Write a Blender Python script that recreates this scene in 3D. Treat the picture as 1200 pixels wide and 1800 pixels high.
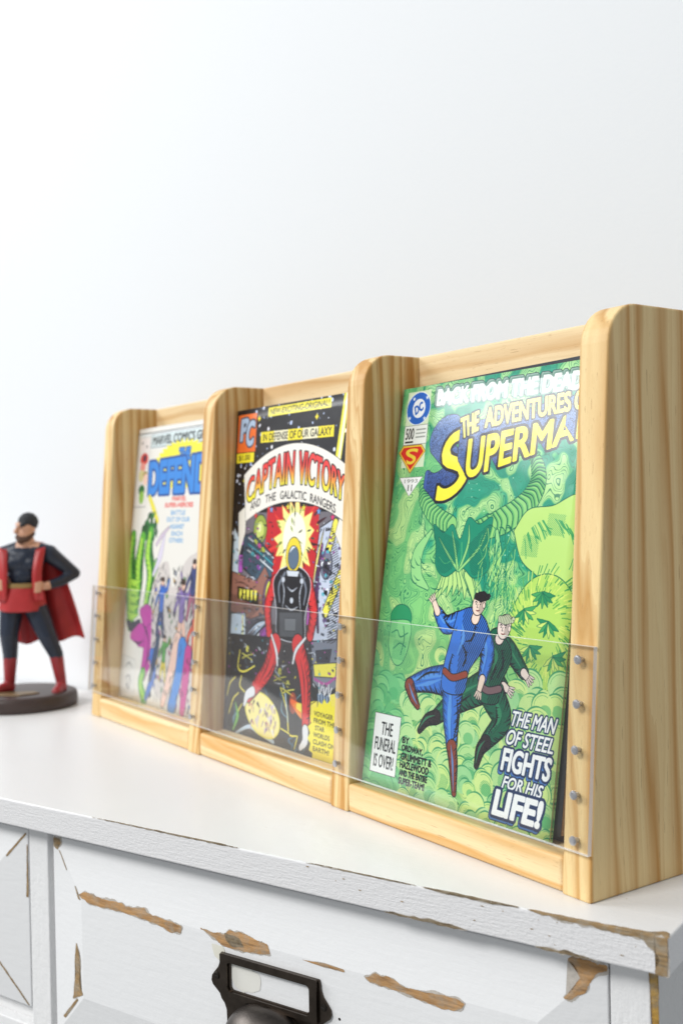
import bpy, bmesh, math, random
import numpy as np
from mathutils import Vector, Matrix
for o in list(bpy.data.objects): bpy.data.objects.remove(o)
random.seed(7); RNG = np.random.default_rng(7)
S = bpy.context.scene
COL = S.collection
MM = 0.001

# ------------------------------------------------------------------ camera
YAW, PITCH, ROLL, FPX = 0.964666, -0.004756, -0.020823, 1907.8
CAMPOS = Vector((1009.43, -398.51, 197.27)) * MM
cd = bpy.data.cameras.new('camera'); cam = bpy.data.objects.new('camera', cd); COL.objects.link(cam)
cd.sensor_fit = 'VERTICAL'; cd.sensor_height = 36.0; cd.lens = FPX / 1800 * 36.0
cd.clip_start = 0.02; cd.clip_end = 60
fw = Vector((-math.sin(YAW) * math.cos(PITCH), math.cos(YAW) * math.cos(PITCH), math.sin(PITCH)))
rt = Vector((math.cos(YAW), math.sin(YAW), 0)); up = rt.cross(fw)
r2 = rt * math.cos(ROLL) + up * math.sin(ROLL); u2 = -rt * math.sin(ROLL) + up * math.cos(ROLL)
cam.matrix_world = Matrix(((r2.x, u2.x, -fw.x, CAMPOS.x), (r2.y, u2.y, -fw.y, CAMPOS.y), (r2.z, u2.z, -fw.z, CAMPOS.z), (0, 0, 0, 1)))
cd.dof.use_dof = True; cd.dof.focus_distance = 0.62; cd.dof.aperture_fstop = cd.lens / 4.5
S.camera = cam

# ------------------------------------------------------------------ light: a bright white room, soft lamps to the left and in front
W = bpy.data.worlds.new('World'); S.world = W; W.use_nodes = True
bg = W.node_tree.nodes['Background']; bg.inputs[0].default_value = (0.94, 0.975, 1.0, 1); bg.inputs[1].default_value = 0.31
def area(name, loc, target, sx, sy, power, color):
    l = bpy.data.lights.new(name, 'AREA'); l.shape = 'RECTANGLE'; l.size = sx; l.size_y = sy; l.energy = power; l.color = color
    o = bpy.data.objects.new(name, l); COL.objects.link(o); o.location = loc
    o.rotation_euler = (Vector(target) - Vector(loc)).to_track_quat('-Z', 'Y').to_euler()
    return o
area('softbox_lamp', (0.35, -3.3, 2.7), (0.3, 0.0, 0.1), 1.2, 1.0, 100, (1.0, 0.99, 0.975))
area('window_lamp', (-3.1, -2.92, 2.46), (0.4, 0.05, 0.2), 2.43, 1.53, 116, (0.97, 0.985, 1.0))
S.view_settings.view_transform = 'Standard'; S.view_settings.look = 'None'
S.view_settings.exposure = 0.20; S.view_settings.gamma = 1.0

# ------------------------------------------------------------------ helpers
def obj(name, bm, mat, parent=None, smooth=False, bevel=0, seg=2):
    me = bpy.data.meshes.new(name); bm.to_mesh(me); bm.free()
    o = bpy.data.objects.new(name, me); COL.objects.link(o)
    for m in (mat if isinstance(mat, (list, tuple)) else [mat]): me.materials.append(m)
    if parent: o.parent = parent
    if smooth:
        for p in me.polygons: p.use_smooth = True
    if bevel:
        b = o.modifiers.new('bevel', 'BEVEL'); b.width = bevel * MM; b.segments = seg; b.limit_method = 'ANGLE'; b.angle_limit = math.radians(40)
        b.harden_normals = False
    return o
def thing(name, label, cat, loc=(0, 0, 0), rz=0, group=None):
    o = bpy.data.objects.new(name, None); COL.objects.link(o); o.location = loc; o.rotation_euler = (0, 0, rz)
    o.empty_display_size = 0.02
    o['label'] = label; o['category'] = cat
    if group: o['group'] = group
    return o
def box(bm, x0, x1, y0, y1, z0, z1):
    v = [bm.verts.new((x * MM, y * MM, z * MM)) for x in (x0, x1) for y in (y0, y1) for z in (z0, z1)]
    for f in ((0, 1, 3, 2), (4, 6, 7, 5), (0, 4, 5, 1), (2, 3, 7, 6), (0, 2, 6, 4), (1, 5, 7, 3)): bm.faces.new([v[i] for i in f])
    return v
def bx(name, dims, mat, parent, bevel=0, seg=2):
    bm = bmesh.new(); box(bm, *dims); return obj(name, bm, mat, parent, bevel=bevel, seg=seg)
def prism(bm, prof, x0, x1, axis='x'):
    """extrude a closed profile (list of (a,b)) along an axis"""
    mk = {'x': lambda a, b, t: (t, a, b), 'y': lambda a, b, t: (a, t, b), 'z': lambda a, b, t: (a, b, t)}[axis]
    A = [bm.verts.new(Vector(mk(a, b, x0)) * MM) for a, b in prof]; B = [bm.verts.new(Vector(mk(a, b, x1)) * MM) for a, b in prof]
    n = len(prof); bm.faces.new(A[::-1]); bm.faces.new(B)
    for i in range(n): bm.faces.new((A[i], A[(i + 1) % n], B[(i + 1) % n], B[i]))
    bmesh.ops.recalc_face_normals(bm, faces=bm.faces)

class NT:
    def __init__(s, name):
        s.m = bpy.data.materials.new(name); s.m.use_nodes = True; s.t = s.m.node_tree; s.t.nodes.clear()
        s.out = s.n('ShaderNodeOutputMaterial')
    def n(s, typ, **kw):
        nd = s.t.nodes.new(typ)
        for k, v in kw.items(): setattr(nd, k, v)
        return nd
    def link(s, a, b): s.t.links.new(a, b)
    def put(s, sock, v):
        if hasattr(v, 'is_linked') or isinstance(v, bpy.types.NodeSocket): s.link(v, sock)
        else: sock.default_value = v
    def math(s, op, a, b=0.0, c=None, clamp=False):
        nd = s.n('ShaderNodeMath', operation=op, use_clamp=clamp); s.put(nd.inputs[0], a); s.put(nd.inputs[1], b)
        if c is not None: s.put(nd.inputs[2], c)
        return nd.outputs[0]
    def vec(s, op, a, b):
        nd = s.n('ShaderNodeVectorMath', operation=op); s.put(nd.inputs[0], a); s.put(nd.inputs[1], b); return nd.outputs[0]
    def noise(s, co, scale, detail=3, rough=.5, dist=0):
        nd = s.n('ShaderNodeTexNoise'); s.put(nd.inputs['Vector'], co); nd.inputs['Scale'].default_value = scale
        nd.inputs['Detail'].default_value = detail; nd.inputs['Roughness'].default_value = rough; nd.inputs['Distortion'].default_value = dist
        return nd.outputs[0]
    def ramp(s, f, stops):
        nd = s.n('ShaderNodeValToRGB'); s.put(nd.inputs[0], f); e = nd.color_ramp.elements
        while len(e) < len(stops): e.new(0.5)
        for el, (p, c) in zip(e, stops): el.position = p; el.color = (*c, 1)
        return nd.outputs[0]
    def mix(s, f, a, b, mode='MIX'):
        nd = s.n('ShaderNodeMix', data_type='RGBA', blend_type=mode); s.put(nd.inputs[0], f)
        s.put(nd.inputs[6], a if not isinstance(a, tuple) else (*a, 1)); s.put(nd.inputs[7], b if not isinstance(b, tuple) else (*b, 1)); return nd.outputs[2]
    def bump(s, h, strength=.3, dist=.001):
        nd = s.n('ShaderNodeBump'); nd.inputs['Strength'].default_value = strength; nd.inputs['Distance'].default_value = dist; s.put(nd.inputs['Height'], h); return nd.outputs[0]
    def bsdf(s, color, rough=.5, metal=0.0, normal=None, spec=.5, **kw):
        b = s.n('ShaderNodeBsdfPrincipled'); s.put(b.inputs['Base Color'], color if not isinstance(color, tuple) else (*color, 1))
        s.put(b.inputs['Roughness'], rough); s.put(b.inputs['Metallic'], metal); b.inputs['Specular IOR Level'].default_value = spec
        if normal is not None: s.link(normal, b.inputs['Normal'])
        for k, v in kw.items(): s.put(b.inputs[k], v)
        return b.outputs[0]
    def done(s, sh): s.link(sh, s.out.inputs['Surface']); return s.m
    def co(s, kind='Object'): return s.n('ShaderNodeTexCoord').outputs[kind]

def srgb(r, g, b):
    f = lambda c: (c / 255 / 12.92) if c / 255 <= .04045 else ((c / 255 + .055) / 1.055) ** 2.4
    return (f(r), f(g), f(b))

def pine(name, grain, center, ring=1.0, seed=0.0, light=(.86, .66, .335), dark=(.55, .28, .07), contrast=1.7):
    """solid pine: growth rings round an axis along the grain, wandering slowly along it, with fine fibre and resin flecks"""
    t = NT(name); co = t.co()
    co = t.vec('MULTIPLY', co, (1000., 1000., 1000.))                      # millimetres
    sc = {'x': (.12, 1, 1), 'y': (1, .12, 1), 'z': (1, 1, .075)}[grain]
    stretched = t.vec('ADD', t.vec('MULTIPLY', co, sc), (seed * 37.1, seed * 17.3, seed * 29.7))
    keep = {'x': (0, 1, 1), 'y': (1, 0, 1), 'z': (1, 1, 0)}[grain]
    flat = t.vec('MULTIPLY', t.vec('SUBTRACT', co, center), keep)
    ln = t.n('ShaderNodeVectorMath', operation='LENGTH'); t.link(flat, ln.inputs[0]); r = ln.outputs['Value']
    w1 = t.noise(stretched, .030, 2); w2 = t.noise(stretched, .12, 2)
    r = t.math('ADD', r, t.math('MULTIPLY', t.math('SUBTRACT', w1, .5), 26.0))
    r = t.math('ADD', r, t.math('MULTIPLY', t.math('SUBTRACT', w2, .5), 4.0))
    ph = t.math('FRACT', t.math('MULTIPLY', r, .105 * ring))
    # earlywood pale, latewood a band that sharpens on one side
    band = t.ramp(ph, [(0.0, (.05, .05, .05)), (.28, (.04, .04, .04)), (.55, (.42, .42, .42)), (.86, (1, 1, 1)), (1.0, (.25, .25, .25))])
    amp = t.math('ADD', .12, t.math('MULTIPLY', t.noise(stretched, .05, 1), 1.15))
    ph2 = t.math('FRACT', t.math('MULTIPLY', r, .31 * ring)); band2 = t.ramp(ph2, [(0.0, (0, 0, 0)), (.7, (.5, .5, .5)), (.9, (1, 1, 1)), (1.0, (0, 0, 0))])
    band = t.math('ADD', t.math('MULTIPLY', band, amp), t.math('MULTIPLY', t.math('MULTIPLY', band2, t.math('SUBTRACT', t.noise(stretched, .035, 1), .38, clamp=True)), .9), clamp=True)
    fib = {'x': (.02, 1, 1), 'y': (1, .02, 1), 'z': (1, 1, .02)}[grain]
    fc = t.vec('MULTIPLY', co, fib)
    f1 = t.noise(fc, 1.6, 3, .6); f2 = t.noise(fc, .45, 2)
    c = t.mix(t.math('MULTIPLY', band, contrast, clamp=True), light, dark)
    c = t.mix(t.math('MULTIPLY', t.math('SUBTRACT', f2, .35, clamp=True), .55), c, (.74, .47, .2))
    c = t.mix(t.math('MULTIPLY', t.math('SUBTRACT', f1, .5, clamp=True), .7), c, (.52, .31, .12))
    pores = t.math('GREATER_THAN', t.noise(t.vec('MULTIPLY', co, {'x': (.10, 1, 1), 'y': (1, .10, 1), 'z': (1, 1, .10)}[grain]), 1.5, 1), .70)
    fl = t.math('GREATER_THAN', t.noise(t.vec('MULTIPLY', co, {'x': (.06, 1, 1), 'y': (1, .06, 1), 'z': (1, 1, .06)}[grain]), .9, 1), .735)
    c = t.mix(t.math('MULTIPLY', fl, .45), c, (.36, .19, .07))
    c = t.mix(t.math('MULTIPLY', pores, .22), c, (.40, .22, .085))
    n = t.bump(t.math('ADD', f1, t.math('MULTIPLY', band, .4)), .18, .0004)
    return t.done(t.bsdf(c, t.math('ADD', .42, t.math('MULTIPLY', f1, .16)), normal=n, spec=.35))

def painted(name, base=(.82, .825, .83), bump=.25, scale=1.0, along='x', rough=.42, patchy=.04):
    t = NT(name); co = t.vec('MULTIPLY', t.co(), (1000., 1000., 1000.))
    st = t.vec('MULTIPLY', co, {'x': (.12, 1, 1), 'y': (1, .12, 1), 'z': (1, 1, .12)}[along])
    b1 = t.noise(st, .55 * scale, 4, .6); b2 = t.noise(co, .35 * scale, 4, .65); big = t.noise(co, .02, 2)
    c = t.mix(t.math('MULTIPLY', t.math('SUBTRACT', big, .3, clamp=True), patchy * 4), base, tuple(x * .93 for x in base))
    speck = t.math('GREATER_THAN', t.noise(t.vec('MULTIPLY', co, (.5, .5, 1.)), .5, 2), .79)
    c = t.mix(t.math('MULTIPLY', speck, .25), c, (.45, .43, .40))
    n = t.bump(t.math('ADD', b1, b2), bump, .0012)
    return t.done(t.bsdf(c, rough, normal=n, spec=.4))

def barewood(name, a=(.42, .24, .10), b=(.20, .12, .065)):
    t = NT(name); co = t.vec('MULTIPLY', t.co(), (1000., 1000., 1000.))
    f = t.noise(t.vec('MULTIPLY', co, (.12, 1, 1)), .5, 4, .65); g = t.noise(co, .12, 3, .6)
    c = t.ramp(f, [(.3, b), (.5, a), (.7, tuple(min(1, x * 1.35) for x in a))])
    c = t.mix(t.math('MULTIPLY', t.math('SUBTRACT', g, .45, clamp=True), 2.4, clamp=True), c, (.40, .37, .31))
    return t.done(t.bsdf(c, .75, normal=t.bump(f, .6, .001), spec=.2))

def plain(name, color, rough=.5, metal=0.0, spec=.5, var=.06, scale=.06, bump=0.0, coat=0.0):
    t = NT(name); co = t.vec('MULTIPLY', t.co(), (1000., 1000., 1000.)); f = t.noise(co, scale, 4, .6)
    c = t.mix(t.math('MULTIPLY', f, 1.0), tuple(x * (1 - var * 2) for x in color), tuple(min(1, x * (1 + var * 2)) for x in color))
    return t.done(t.bsdf(c, rough, metal, normal=t.bump(t.noise(co, scale * 8, 3), bump, .001) if bump else None, spec=spec, **({'Coat Weight': coat} if coat else {})))

# rack frame from the photograph (mm)
T, WI, HH, SB, DD, ZF = 19.18, 188.0, 297.98, 21.2, 66.8, 18.26
XS = [0, T, T + WI, 2 * T + WI, 2 * T + 2 * WI, 3 * T + 2 * WI, 3 * T + 3 * WI, 4 * T + 3 * WI]
DTH, DY0, SLAB = 0.357091, -22.58, 17.6
DO = Vector((XS[7], DY0, 0)) * MM

# ------------------------------------------------------------------ the wall behind
dr = Vector((math.cos(DTH), math.sin(DTH), 0)); dn = Vector((-math.sin(DTH), math.cos(DTH), 0))
t = NT('wall_paint'); co = t.vec('MULTIPLY', t.co(), (1000., 1000., 1000.))
wall_mat = t.done(t.bsdf((.81, .835, .855), .6, normal=t.bump(t.noise(co, .25, 4, .6), .12, .001), spec=.25))
bm = bmesh.new(); box(bm, -2600, 1500, 348, 448, -800, 1700)
wall = obj('wall', bm, wall_mat); wall.location = DO; wall.rotation_euler = (0, 0, DTH); wall['kind'] = 'structure'
wall['label'] = 'plain white wall behind the dresser'

# ------------------------------------------------------------------ the white dresser
paint_top = painted('white_top_paint', (.80, .80, .797), .10, .6, 'x', .36)
paint_edge = painted('brushed_edge_paint', (.79, .785, .79), .42, 1.5, 'x', .5)
paint_face = painted('drawer_paint', (.86, .865, .87), .16, .5, 'x', .4)
paint_rough = painted('rough_frame_paint', (.86, .86, .86), .4, .7, 'z', .45)
wood_worn = barewood('worn_wood', (.47, .27, .12), (.26, .15, .075))
wood_grey = barewood('worn_edge_wood', (.33, .22, .11), (.17, .13, .075))
wood_dark = barewood('dark_chip_wood', (.20, .15, .09), (.10, .075, .05))
dresser = thing('dresser', 'distressed white painted dresser with chipped edges and bronze cup pull', 'dresser', DO, DTH)
UL, UR = -1150, 53.2
bm = bmesh.new(); box(bm, UL, UR, 0, 342, -SLAB, 0)
top = obj('tabletop', bm, [paint_top, paint_edge], dresser, bevel=1.1, seg=3)
for p in top.data.polygons: p.material_index = 0 if p.normal.z > .5 else 1
bx('cabinet_body', (UL + 20, 39.4, 24, 336, -760, -SLAB - .3), paint_rough, dresser)
# frame: stiles and rails stand at 14 mm behind the slab edge
FO = 14
def framebar(name, u0, u1, z0, z1, y0=FO): return bx(name, (u0, u1, y0, 23.8, z0, z1), paint_rough, dresser, bevel=.8)
framebar('corner_stile', 19.9, 39.6, -760, -SLAB - .3)
framebar('stile', -402, -382.4, -760, -SLAB - .3)
framebar('stile', -803, -783, -760, -SLAB - .3)
for u0, u1 in ((-381.6, 19.2), (-782.6, -402.6)):
    framebar('rail', u0, u1, -180, -162.5, 14.6); framebar('rail', u0, u1, -345, -327, 14.6)
# right outer side board, a little proud of the stile
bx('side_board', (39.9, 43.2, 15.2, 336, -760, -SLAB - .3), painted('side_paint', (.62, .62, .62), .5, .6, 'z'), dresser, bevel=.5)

def drawer_front(u0, u1, z0, z1, name='drawer', bv=34, proud=6):
    bm = bmesh.new()
    def ring(ins, y): return [bm.verts.new(Vector(c) * MM) for c in ((u0 + ins, y, z0 + ins), (u1 - ins, y, z0 + ins), (u1 - ins, y, z1 - ins), (u0 + ins, y, z1 - ins))]
    R = [ring(0, 23.6), ring(0, FO), ring(bv, FO - proud)]
    for a, b in zip(R, R[1:]):
        for i in range(4): bm.faces.new((a[i], a[(i + 1) % 4], b[(i + 1) % 4], b[i]))
    bm.faces.new(R[-1]); bmesh.ops.recalc_face_normals(bm, faces=bm.faces)
    return obj(name, bm, paint_face, dresser, bevel=.6)
DRW = (-380, 19, -158.5, -24)
drw = drawer_front(-376.5, 19, -159.5, -24)
drw_left = drawer_front(-781, -403.0, -148.5, -24)
drawer_front(-376.5, 19, -325, -181.5); drawer_front(-781, -404, -325, -181.5)
def surf(u, z):
    d = max(-342.5 - u, 0, u + 15, z + 58, -125.5 - z); return 8 + min(6, max(0, d) * 6 / 34)
def rough_outline(pts, step=.9, amp=.3, seed=1):
    """resample the outline and fray it along its normal with smooth noise at two scales"""
    rnd = random.Random(seed); P = [Vector((a, c_)) for a, c_ in pts]; out = []
    for i, a in enumerate(P):
        q = P[(i + 1) % len(P)]; n = max(1, int((q - a).length / step))
        for k in range(n): out.append(a.lerp(q, k / n))
    N = len(out); sm = [(out[i - 1] + out[i] * 2 + out[(i + 1) % N]) / 4 for i in range(N)]
    no = [rnd.uniform(-1, 1) for _ in range(N)]; lo = [sum(no[(i + d) % N] for d in range(-2, 3)) / 2.4 for i in range(N)]
    res = []
    for i in range(N):
        t_ = sm[(i + 1) % N] - sm[i - 1]; nn = Vector((-t_.y, t_.x)); nn = nn.normalized() if nn.length > 1e-6 else Vector((0, 0))
        p = sm[i] + nn * amp * (.35 * no[i] + .65 * lo[i]); res.append((p.x, p.y))
    return res
def patch(pts, mat, parent, fn, cut=None, seed=1, amp=.45, step=.9, name='bare_wood_patch', lift=.22, halo=0.0):
    bm = bmesh.new(); P = rough_outline(pts, step, amp, seed)
    bm.faces.new([bm.verts.new((x, 0, z)) for x, z in P])
    bmesh.ops.triangulate(bm, faces=bm.faces[:])
    for pc, pn in (cut or []):
        bmesh.ops.bisect_plane(bm, geom=bm.verts[:] + bm.edges[:] + bm.faces[:], plane_co=pc, plane_no=pn)
    bmesh.ops.triangulate(bm, faces=bm.faces[:])
    for v in bm.verts: v.co = Vector(fn(v.co.x, v.co.z, lift)) * MM
    bmesh.ops.recalc_face_normals(bm, faces=bm.faces)
    if halo:
        cx = sum(p[0] for p in pts) / len(pts); P2 = []
        for i, p in enumerate(pts):
            a_ = Vector(pts[i - 1]); c_ = Vector(pts[(i + 1) % len(pts)]); t_ = (c_ - a_); n_ = Vector((-t_.y, t_.x)).normalized() if t_.length else Vector((0, 1)); P2.append((p[0] + n_.x * halo, p[1] + n_.y * halo))
        patch(P2, primer_grey, parent, fn, cut, seed + 500, amp * 1.3, step, 'primer_edge', lift * .5)
    return obj(name, bm, mat, parent)
primer_grey = plain('grey_primer_edge', (.50, .46, .41), .6, var=.2, scale=.5)
onD = lambda u, z, l: (u, surf(u, z) - l, z)
CUT = [((0, 0, -58), (0, 0, 1)), ((-342.5, 0, 0), (1, 0, 0)), ((-15, 0, 0), (1, 0, 0)), ((0, 0, -125.5), (0, 0, 1)), ((19, 0, -24), (1, 0, -1)), ((-376.5, 0, -24), (1, 0, 1)), ((-376.5, 0, -159.5), (1, 0, -1))]
A = [(-346.0, -57.4), (-339.5, -54.1), (-325.7, -55.2), (-304.5, -55.4), (-300.7, -56.7), (-284.3, -54.3), (-280.4, -57.0), (-251.9, -59.0), (-253.0, -63.5), (-261.7, -64.6), (-273.8, -62.4), (-296.4, -60.6), (-317.2, -60.6), (-333.4, -61.4)]
B = [(-237.0, -57.0), (-226.4, -57.6), (-218.7, -57.0), (-214.7, -54.0), (-206.7, -53.4), (-197.8, -55.0), (-184.9, -56.4), (-182.6, -61.4), (-197.6, -63.4), (-208.6, -64.2), (-219.7, -64.1), (-225.0, -61.1)]
C_ = [(-159.9, -59.2), (-144.0, -57.9), (-130.4, -58.5), (-130.1, -59.7), (-144.0, -59.8)]
D_ = [(-117.3, -59.2), (-110.0, -55.9), (-99.1, -56.2), (-93.6, -58.6), (-81.3, -59.0), (-74.4, -57.6), (-60.9, -57.3), (-55.3, -58.6), (-57.6, -62.6), (-67.7, -64.5), (-81.4, -63.8), (-95.4, -61.8), (-113.6, -61.5)]
E_ = [(1, -24.4), (18.8, -24.4), (18.8, -27.5), (14, -29.5), (11, -33), (8.5, -38), (7.5, -40), (1.5, -44.5), (-2.5, -44), (2.5, -38.5), (5.2, -33), (5, -28.5), (-1.5, -26.2)]
F_ = [(-349.7, -90.3), (-347.1, -94.6), (-345.4, -104.4), (-347.0, -116.5), (-343.1, -123.0), (-350.9, -127.3), (-355.3, -129.4), (-353.9, -122.1), (-351.4, -113.7), (-351.7, -104.2)]
G_ = [(-376, -24.8), (-368.7, -24.4), (-367.0, -27.5), (-371.0, -32.4), (-376, -31.0)]
H_ = [(-350.1, -127.7), (-348.5, -128.4), (-365.5, -145.9), (-368.1, -145.3)]
I_ = [(-369.4, -32.0), (-367.9, -32.5), (-359, -44.0), (-359.6, -44.6)]
I2 = [(-350.4, -52), (-349.2, -52.5), (-343.4, -60.5), (-346.3, -60.3)]
for k, (pp, m) in enumerate(((A, wood_worn), (B, wood_worn), (C_, wood_worn), (D_, wood_worn), (E_, wood_worn), (F_, wood_grey), (G_, wood_grey), (H_, wood_grey), (I_, wood_grey), (I2, wood_grey))):
    patch(pp, m, drw, onD, CUT, seed=k + 1, amp=.6 if k not in (2, 7, 8, 9) else .2, halo=.55 if k not in (2, 7, 8, 9) else .25)
# a darker gouge in the second chip, pale smears of old primer
patch([(-218, -55.6), (-206, -56.6), (-202, -61.5), (-212, -62.8), (-216, -60)], wood_dark, drw, lambda u, z, l: (u, surf(u, z) - .32, z), CUT, seed=31)
primer = plain('cream_primer', (.78, .76, .66), .5, var=.03)
patch([(-228, -64.2), (-219, -64.6), (-217, -67), (-219.5, -74), (-226, -72)], primer, drw, onD, CUT, seed=32, amp=.3)
patch([(-212.6, -73), (-206, -72.0), (-198, -72.6), (-192, -75), (-189.6, -79), (-191, -84), (-195, -87.2), (-203, -88.4), (-210, -87.5), (-212.6, -82)], plain('cream_stain', (.83, .82, .76), .5, var=.02), drw, onD, CUT, seed=33, amp=.8)
# same wear on the neighbouring drawer's mitres
Ld = lambda u, z, l: (u, 14 - 6 * min(1, max(0, min(-403.0 - u, -24 - z, z + 148.5)) / 34) - l, z)
for k, pp in enumerate(([(-404.5, -26), (-403.6, -27), (-422, -45.4), (-423.2, -44.4)], [(-404, -147.6), (-406, -148), (-432, -121), (-430.6, -120)], [(-404, -34), (-403.2, -34), (-403.2, -72), (-405.6, -72), (-404.6, -60)])):
    patch(pp, wood_grey, drw_left, Ld, [((-437.0, 0, 0), (1, 0, 0))], seed=40 + k, amp=.25)
# worn arrises of the tabletop: front face and top face share one strip folded over the edge
def fold(u, z, l): return (u, -l, z) if z <= 0 else (u, z, l)
K = [((0, 0, 0), (0, 0, 1))]
for k, (pp, m) in enumerate((
    ([(-16, .1), (-7, .6), (3.3, .8), (23, 1.4), (36, 2.4), (45, 3.6), (49, 7.6), (52.2, 6), (53.0, 1.5), (53.0, -17.2), (46.8, -17.3), (47.4, -13.9), (49.1, -9.7), (47, -6.8), (43.4, -5), (41.4, -2.4), (23, -1.9), (11.8, -1.7), (1.8, -1.9), (-8, -.5)], wood_grey),
    ([(-76, .15), (-67.7, .5), (-55.1, 1.1), (-42.2, .9), (-32.7, .6), (-20, .15), (-33.4, -1.0), (-45.4, -.8), (-58.4, -.9), (-68, -.3)], wood_dark),
    ([(-322, .1), (-300, .35), (-271.4, .5), (-238, .7), (-215, .9), (-198, .1), (-215, -.3), (-238.1, -.3), (-276.3, -.2)], wood_dark),
    ([(-150, .1), (-130, .45), (-110.4, .35), (-95, .55), (-78, .1), (-95, -.25), (-110.5, -.25)], wood_dark),
    ([(-99, -17.3), (-92.9, -16.4), (-86, -16.9), (-80, -15.9), (-76, -16.6), (-70, -15.2), (-63, -16.2), (-58, -15.9), (-48, -17.2), (-56, -17.6), (-75.6, -17.6), (-92, -17.6)], wood_dark),
    ([(-12, -17.3), (-6, -16.2), (0, -16.7), (4, -15.4), (8.6, -16.2), (14, -16.8), (20, -17.4), (10, -17.6), (-6, -17.6)], wood_dark))):
    patch(pp, m, top, fold, K, seed=60 + k, amp=.6 if k == 0 else .3, step=.8, lift=.28, halo=.4 if k == 0 else .2)
for k, (u, v) in enumerate(((-88, 62), (-210, 40), (-150, 95), (20, 38), (-300, 70))):   # a few specks on the top
    patch([(u - .7, v), (u, v + .5), (u + .9, v + .1), (u + .1, v - .4)], wood_grey, top, lambda u, z, l: (u, z, l), None, seed=300 + k, amp=.15, step=.5, name='paint_chip', lift=.2)
for k in range(15):                                             # little paint chips scattered on the brushed front edge
    rnd = random.Random(900 + k); u = -150 + 190 * rnd.random() ** .7; z = rnd.uniform(-15, -2); w = rnd.uniform(.4, 1.7)
    patch([(u - w, z), (u, z + .35), (u + w, z + .1), (u + .2, z - .35)], wood_grey, top, fold, K, seed=100 + k, amp=.12, step=.6, name='paint_chip', lift=.25)
# bare strip along the outer arris of the corner stile, and rubbed foot of the overhang
patch([(39.0, -18.2), (43.1, -18.2), (43.1, -150), (40.6, -150), (40.3, -90), (40.9, -55), (39.9, -35)], barewood('amber_edge_wood', (.50, .30, .07), (.28, .16, .05)), dresser, lambda u, z, l: (u, 13.6 if u < 39.8 else 14.9, z), [((39.8, 0, 0), (1, 0, 0))], seed=77, amp=.5, step=1.2)

# bronze cup pull with its label frame
bronze = plain('aged_bronze', (.085, .068, .055), .33, 1.0, var=.3, scale=.12, bump=.06)
bronze_d = plain('bronze_recess', (.03, .025, .02), .5, .7)
UC = -183.3
half = [(36.2, -67.3), (36.9, -69.5), (37.2, -73.2), (38.6, -76.6), (41.2, -79.6), (43.6, -82.6), (44.2, -85.6), (42.9, -88.4), (40.2, -90.4), (37.6, -92.4), (36.4, -95.2), (34, -97.5), (32.5, -101), (32, -112), (30, -118)]
outl = [(UC + a, b) for a, b in half] + [(UC - a, b) for a, b in half[::-1]]
def rrect(x0, x1, z0, z1, r, n=5):
    o = []
    for cx, cz, a0 in ((x1 - r, z1 - r, 0), (x0 + r, z1 - r, 90), (x0 + r, z0 + r, 180), (x1 - r, z0 + r, 270)):
        for k in range(n + 1): a = math.radians(a0 + 90 * k / n); o.append((cx + r * math.cos(a), cz + r * math.sin(a)))
    return o
hole = rrect(UC - 29.2, UC + 29.2, -88.2, -72.2, 2.6)
def plate(outl, hole, y0, y1):
    bm = bmesh.new(); ed = []
    for loop in (outl, hole):
        vs = [bm.verts.new((a * MM, y0 * MM, b * MM)) for a, b in loop]
        ed += [bm.edges.new((vs[i], vs[(i + 1) % len(vs)])) for i in range(len(vs))]
    bmesh.ops.triangle_fill(bm, use_beauty=True, edges=ed)
    g = bmesh.ops.extrude_face_region(bm, geom=bm.faces[:])
    bmesh.ops.translate(bm, verts=[v for v in g['geom'] if isinstance(v, bmesh.types.BMVert)], vec=(0, (y1 - y0) * MM, 0))
    bmesh.ops.recalc_face_normals(bm, faces=bm.faces); return bm
pull = obj('cup_pull', plate(outl, hole, 7.9, 6.4), bronze, drw, bevel=.45)
obj('label_frame', plate(rrect(UC - 35.6, UC + 35.6, -92.2, -67.2, .8), rrect(UC - 30.4, UC + 30.4, -88.9, -71.6, 2.4), 6.5, 4.6), bronze, drw, bevel=.7, seg=3)
bm = bmesh.new(); N1, N2 = 28, 12; rows = []
for j in range(N2 + 1):
    ph = math.pi / 2 * j / N2; row = []
    for i in range(N1 + 1):
        th = math.pi * i / N1
        row.append(bm.verts.new(((UC + 31 * math.cos(th) * math.cos(ph) ** .8) * MM, (6.6 - 23 * math.sin(th) ** .9 * math.cos(ph) ** .8) * MM, (-117 + 26.5 * math.sin(ph)) * MM)))
    rows.append(row)
low = [bm.verts.new(((UC + 30 * math.cos(math.pi * i / N1)) * MM, (6.6 - 22 * math.sin(math.pi * i / N1) ** .9) * MM, -124 * MM)) for i in range(N1 + 1)]
for a, b in zip([low] + rows, rows):
    for i in range(N1): bm.faces.new((a[i], a[i + 1], b[i + 1], b[i]))
bmesh.ops.remove_doubles(bm, verts=bm.verts[:], dist=1e-6); bmesh.ops.recalc_face_normals(bm, faces=bm.faces)
cup = obj('pull_cup', bm, plain('worn_bronze_cup', (.10, .088, .08), .40, 1.0, var=.25, scale=.10, bump=.05), drw, smooth=True)
cup.modifiers.new('thick', 'SOLIDIFY').thickness = .0012
def disc_bm(cx, cy, cz, r, h, seg=16, axis='y', slot=True):
    bm = bmesh.new(); bmesh.ops.create_cone(bm, cap_ends=True, segments=seg, radius1=r * MM, radius2=r * .8 * MM, depth=h * MM)
    bmesh.ops.rotate(bm, verts=bm.verts, cent=(0, 0, 0), matrix=Matrix.Rotation(math.radians(90), 3, 'X'))
    bmesh.ops.translate(bm, verts=bm.verts, vec=Vector((cx, cy, cz)) * MM); return bm
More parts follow.
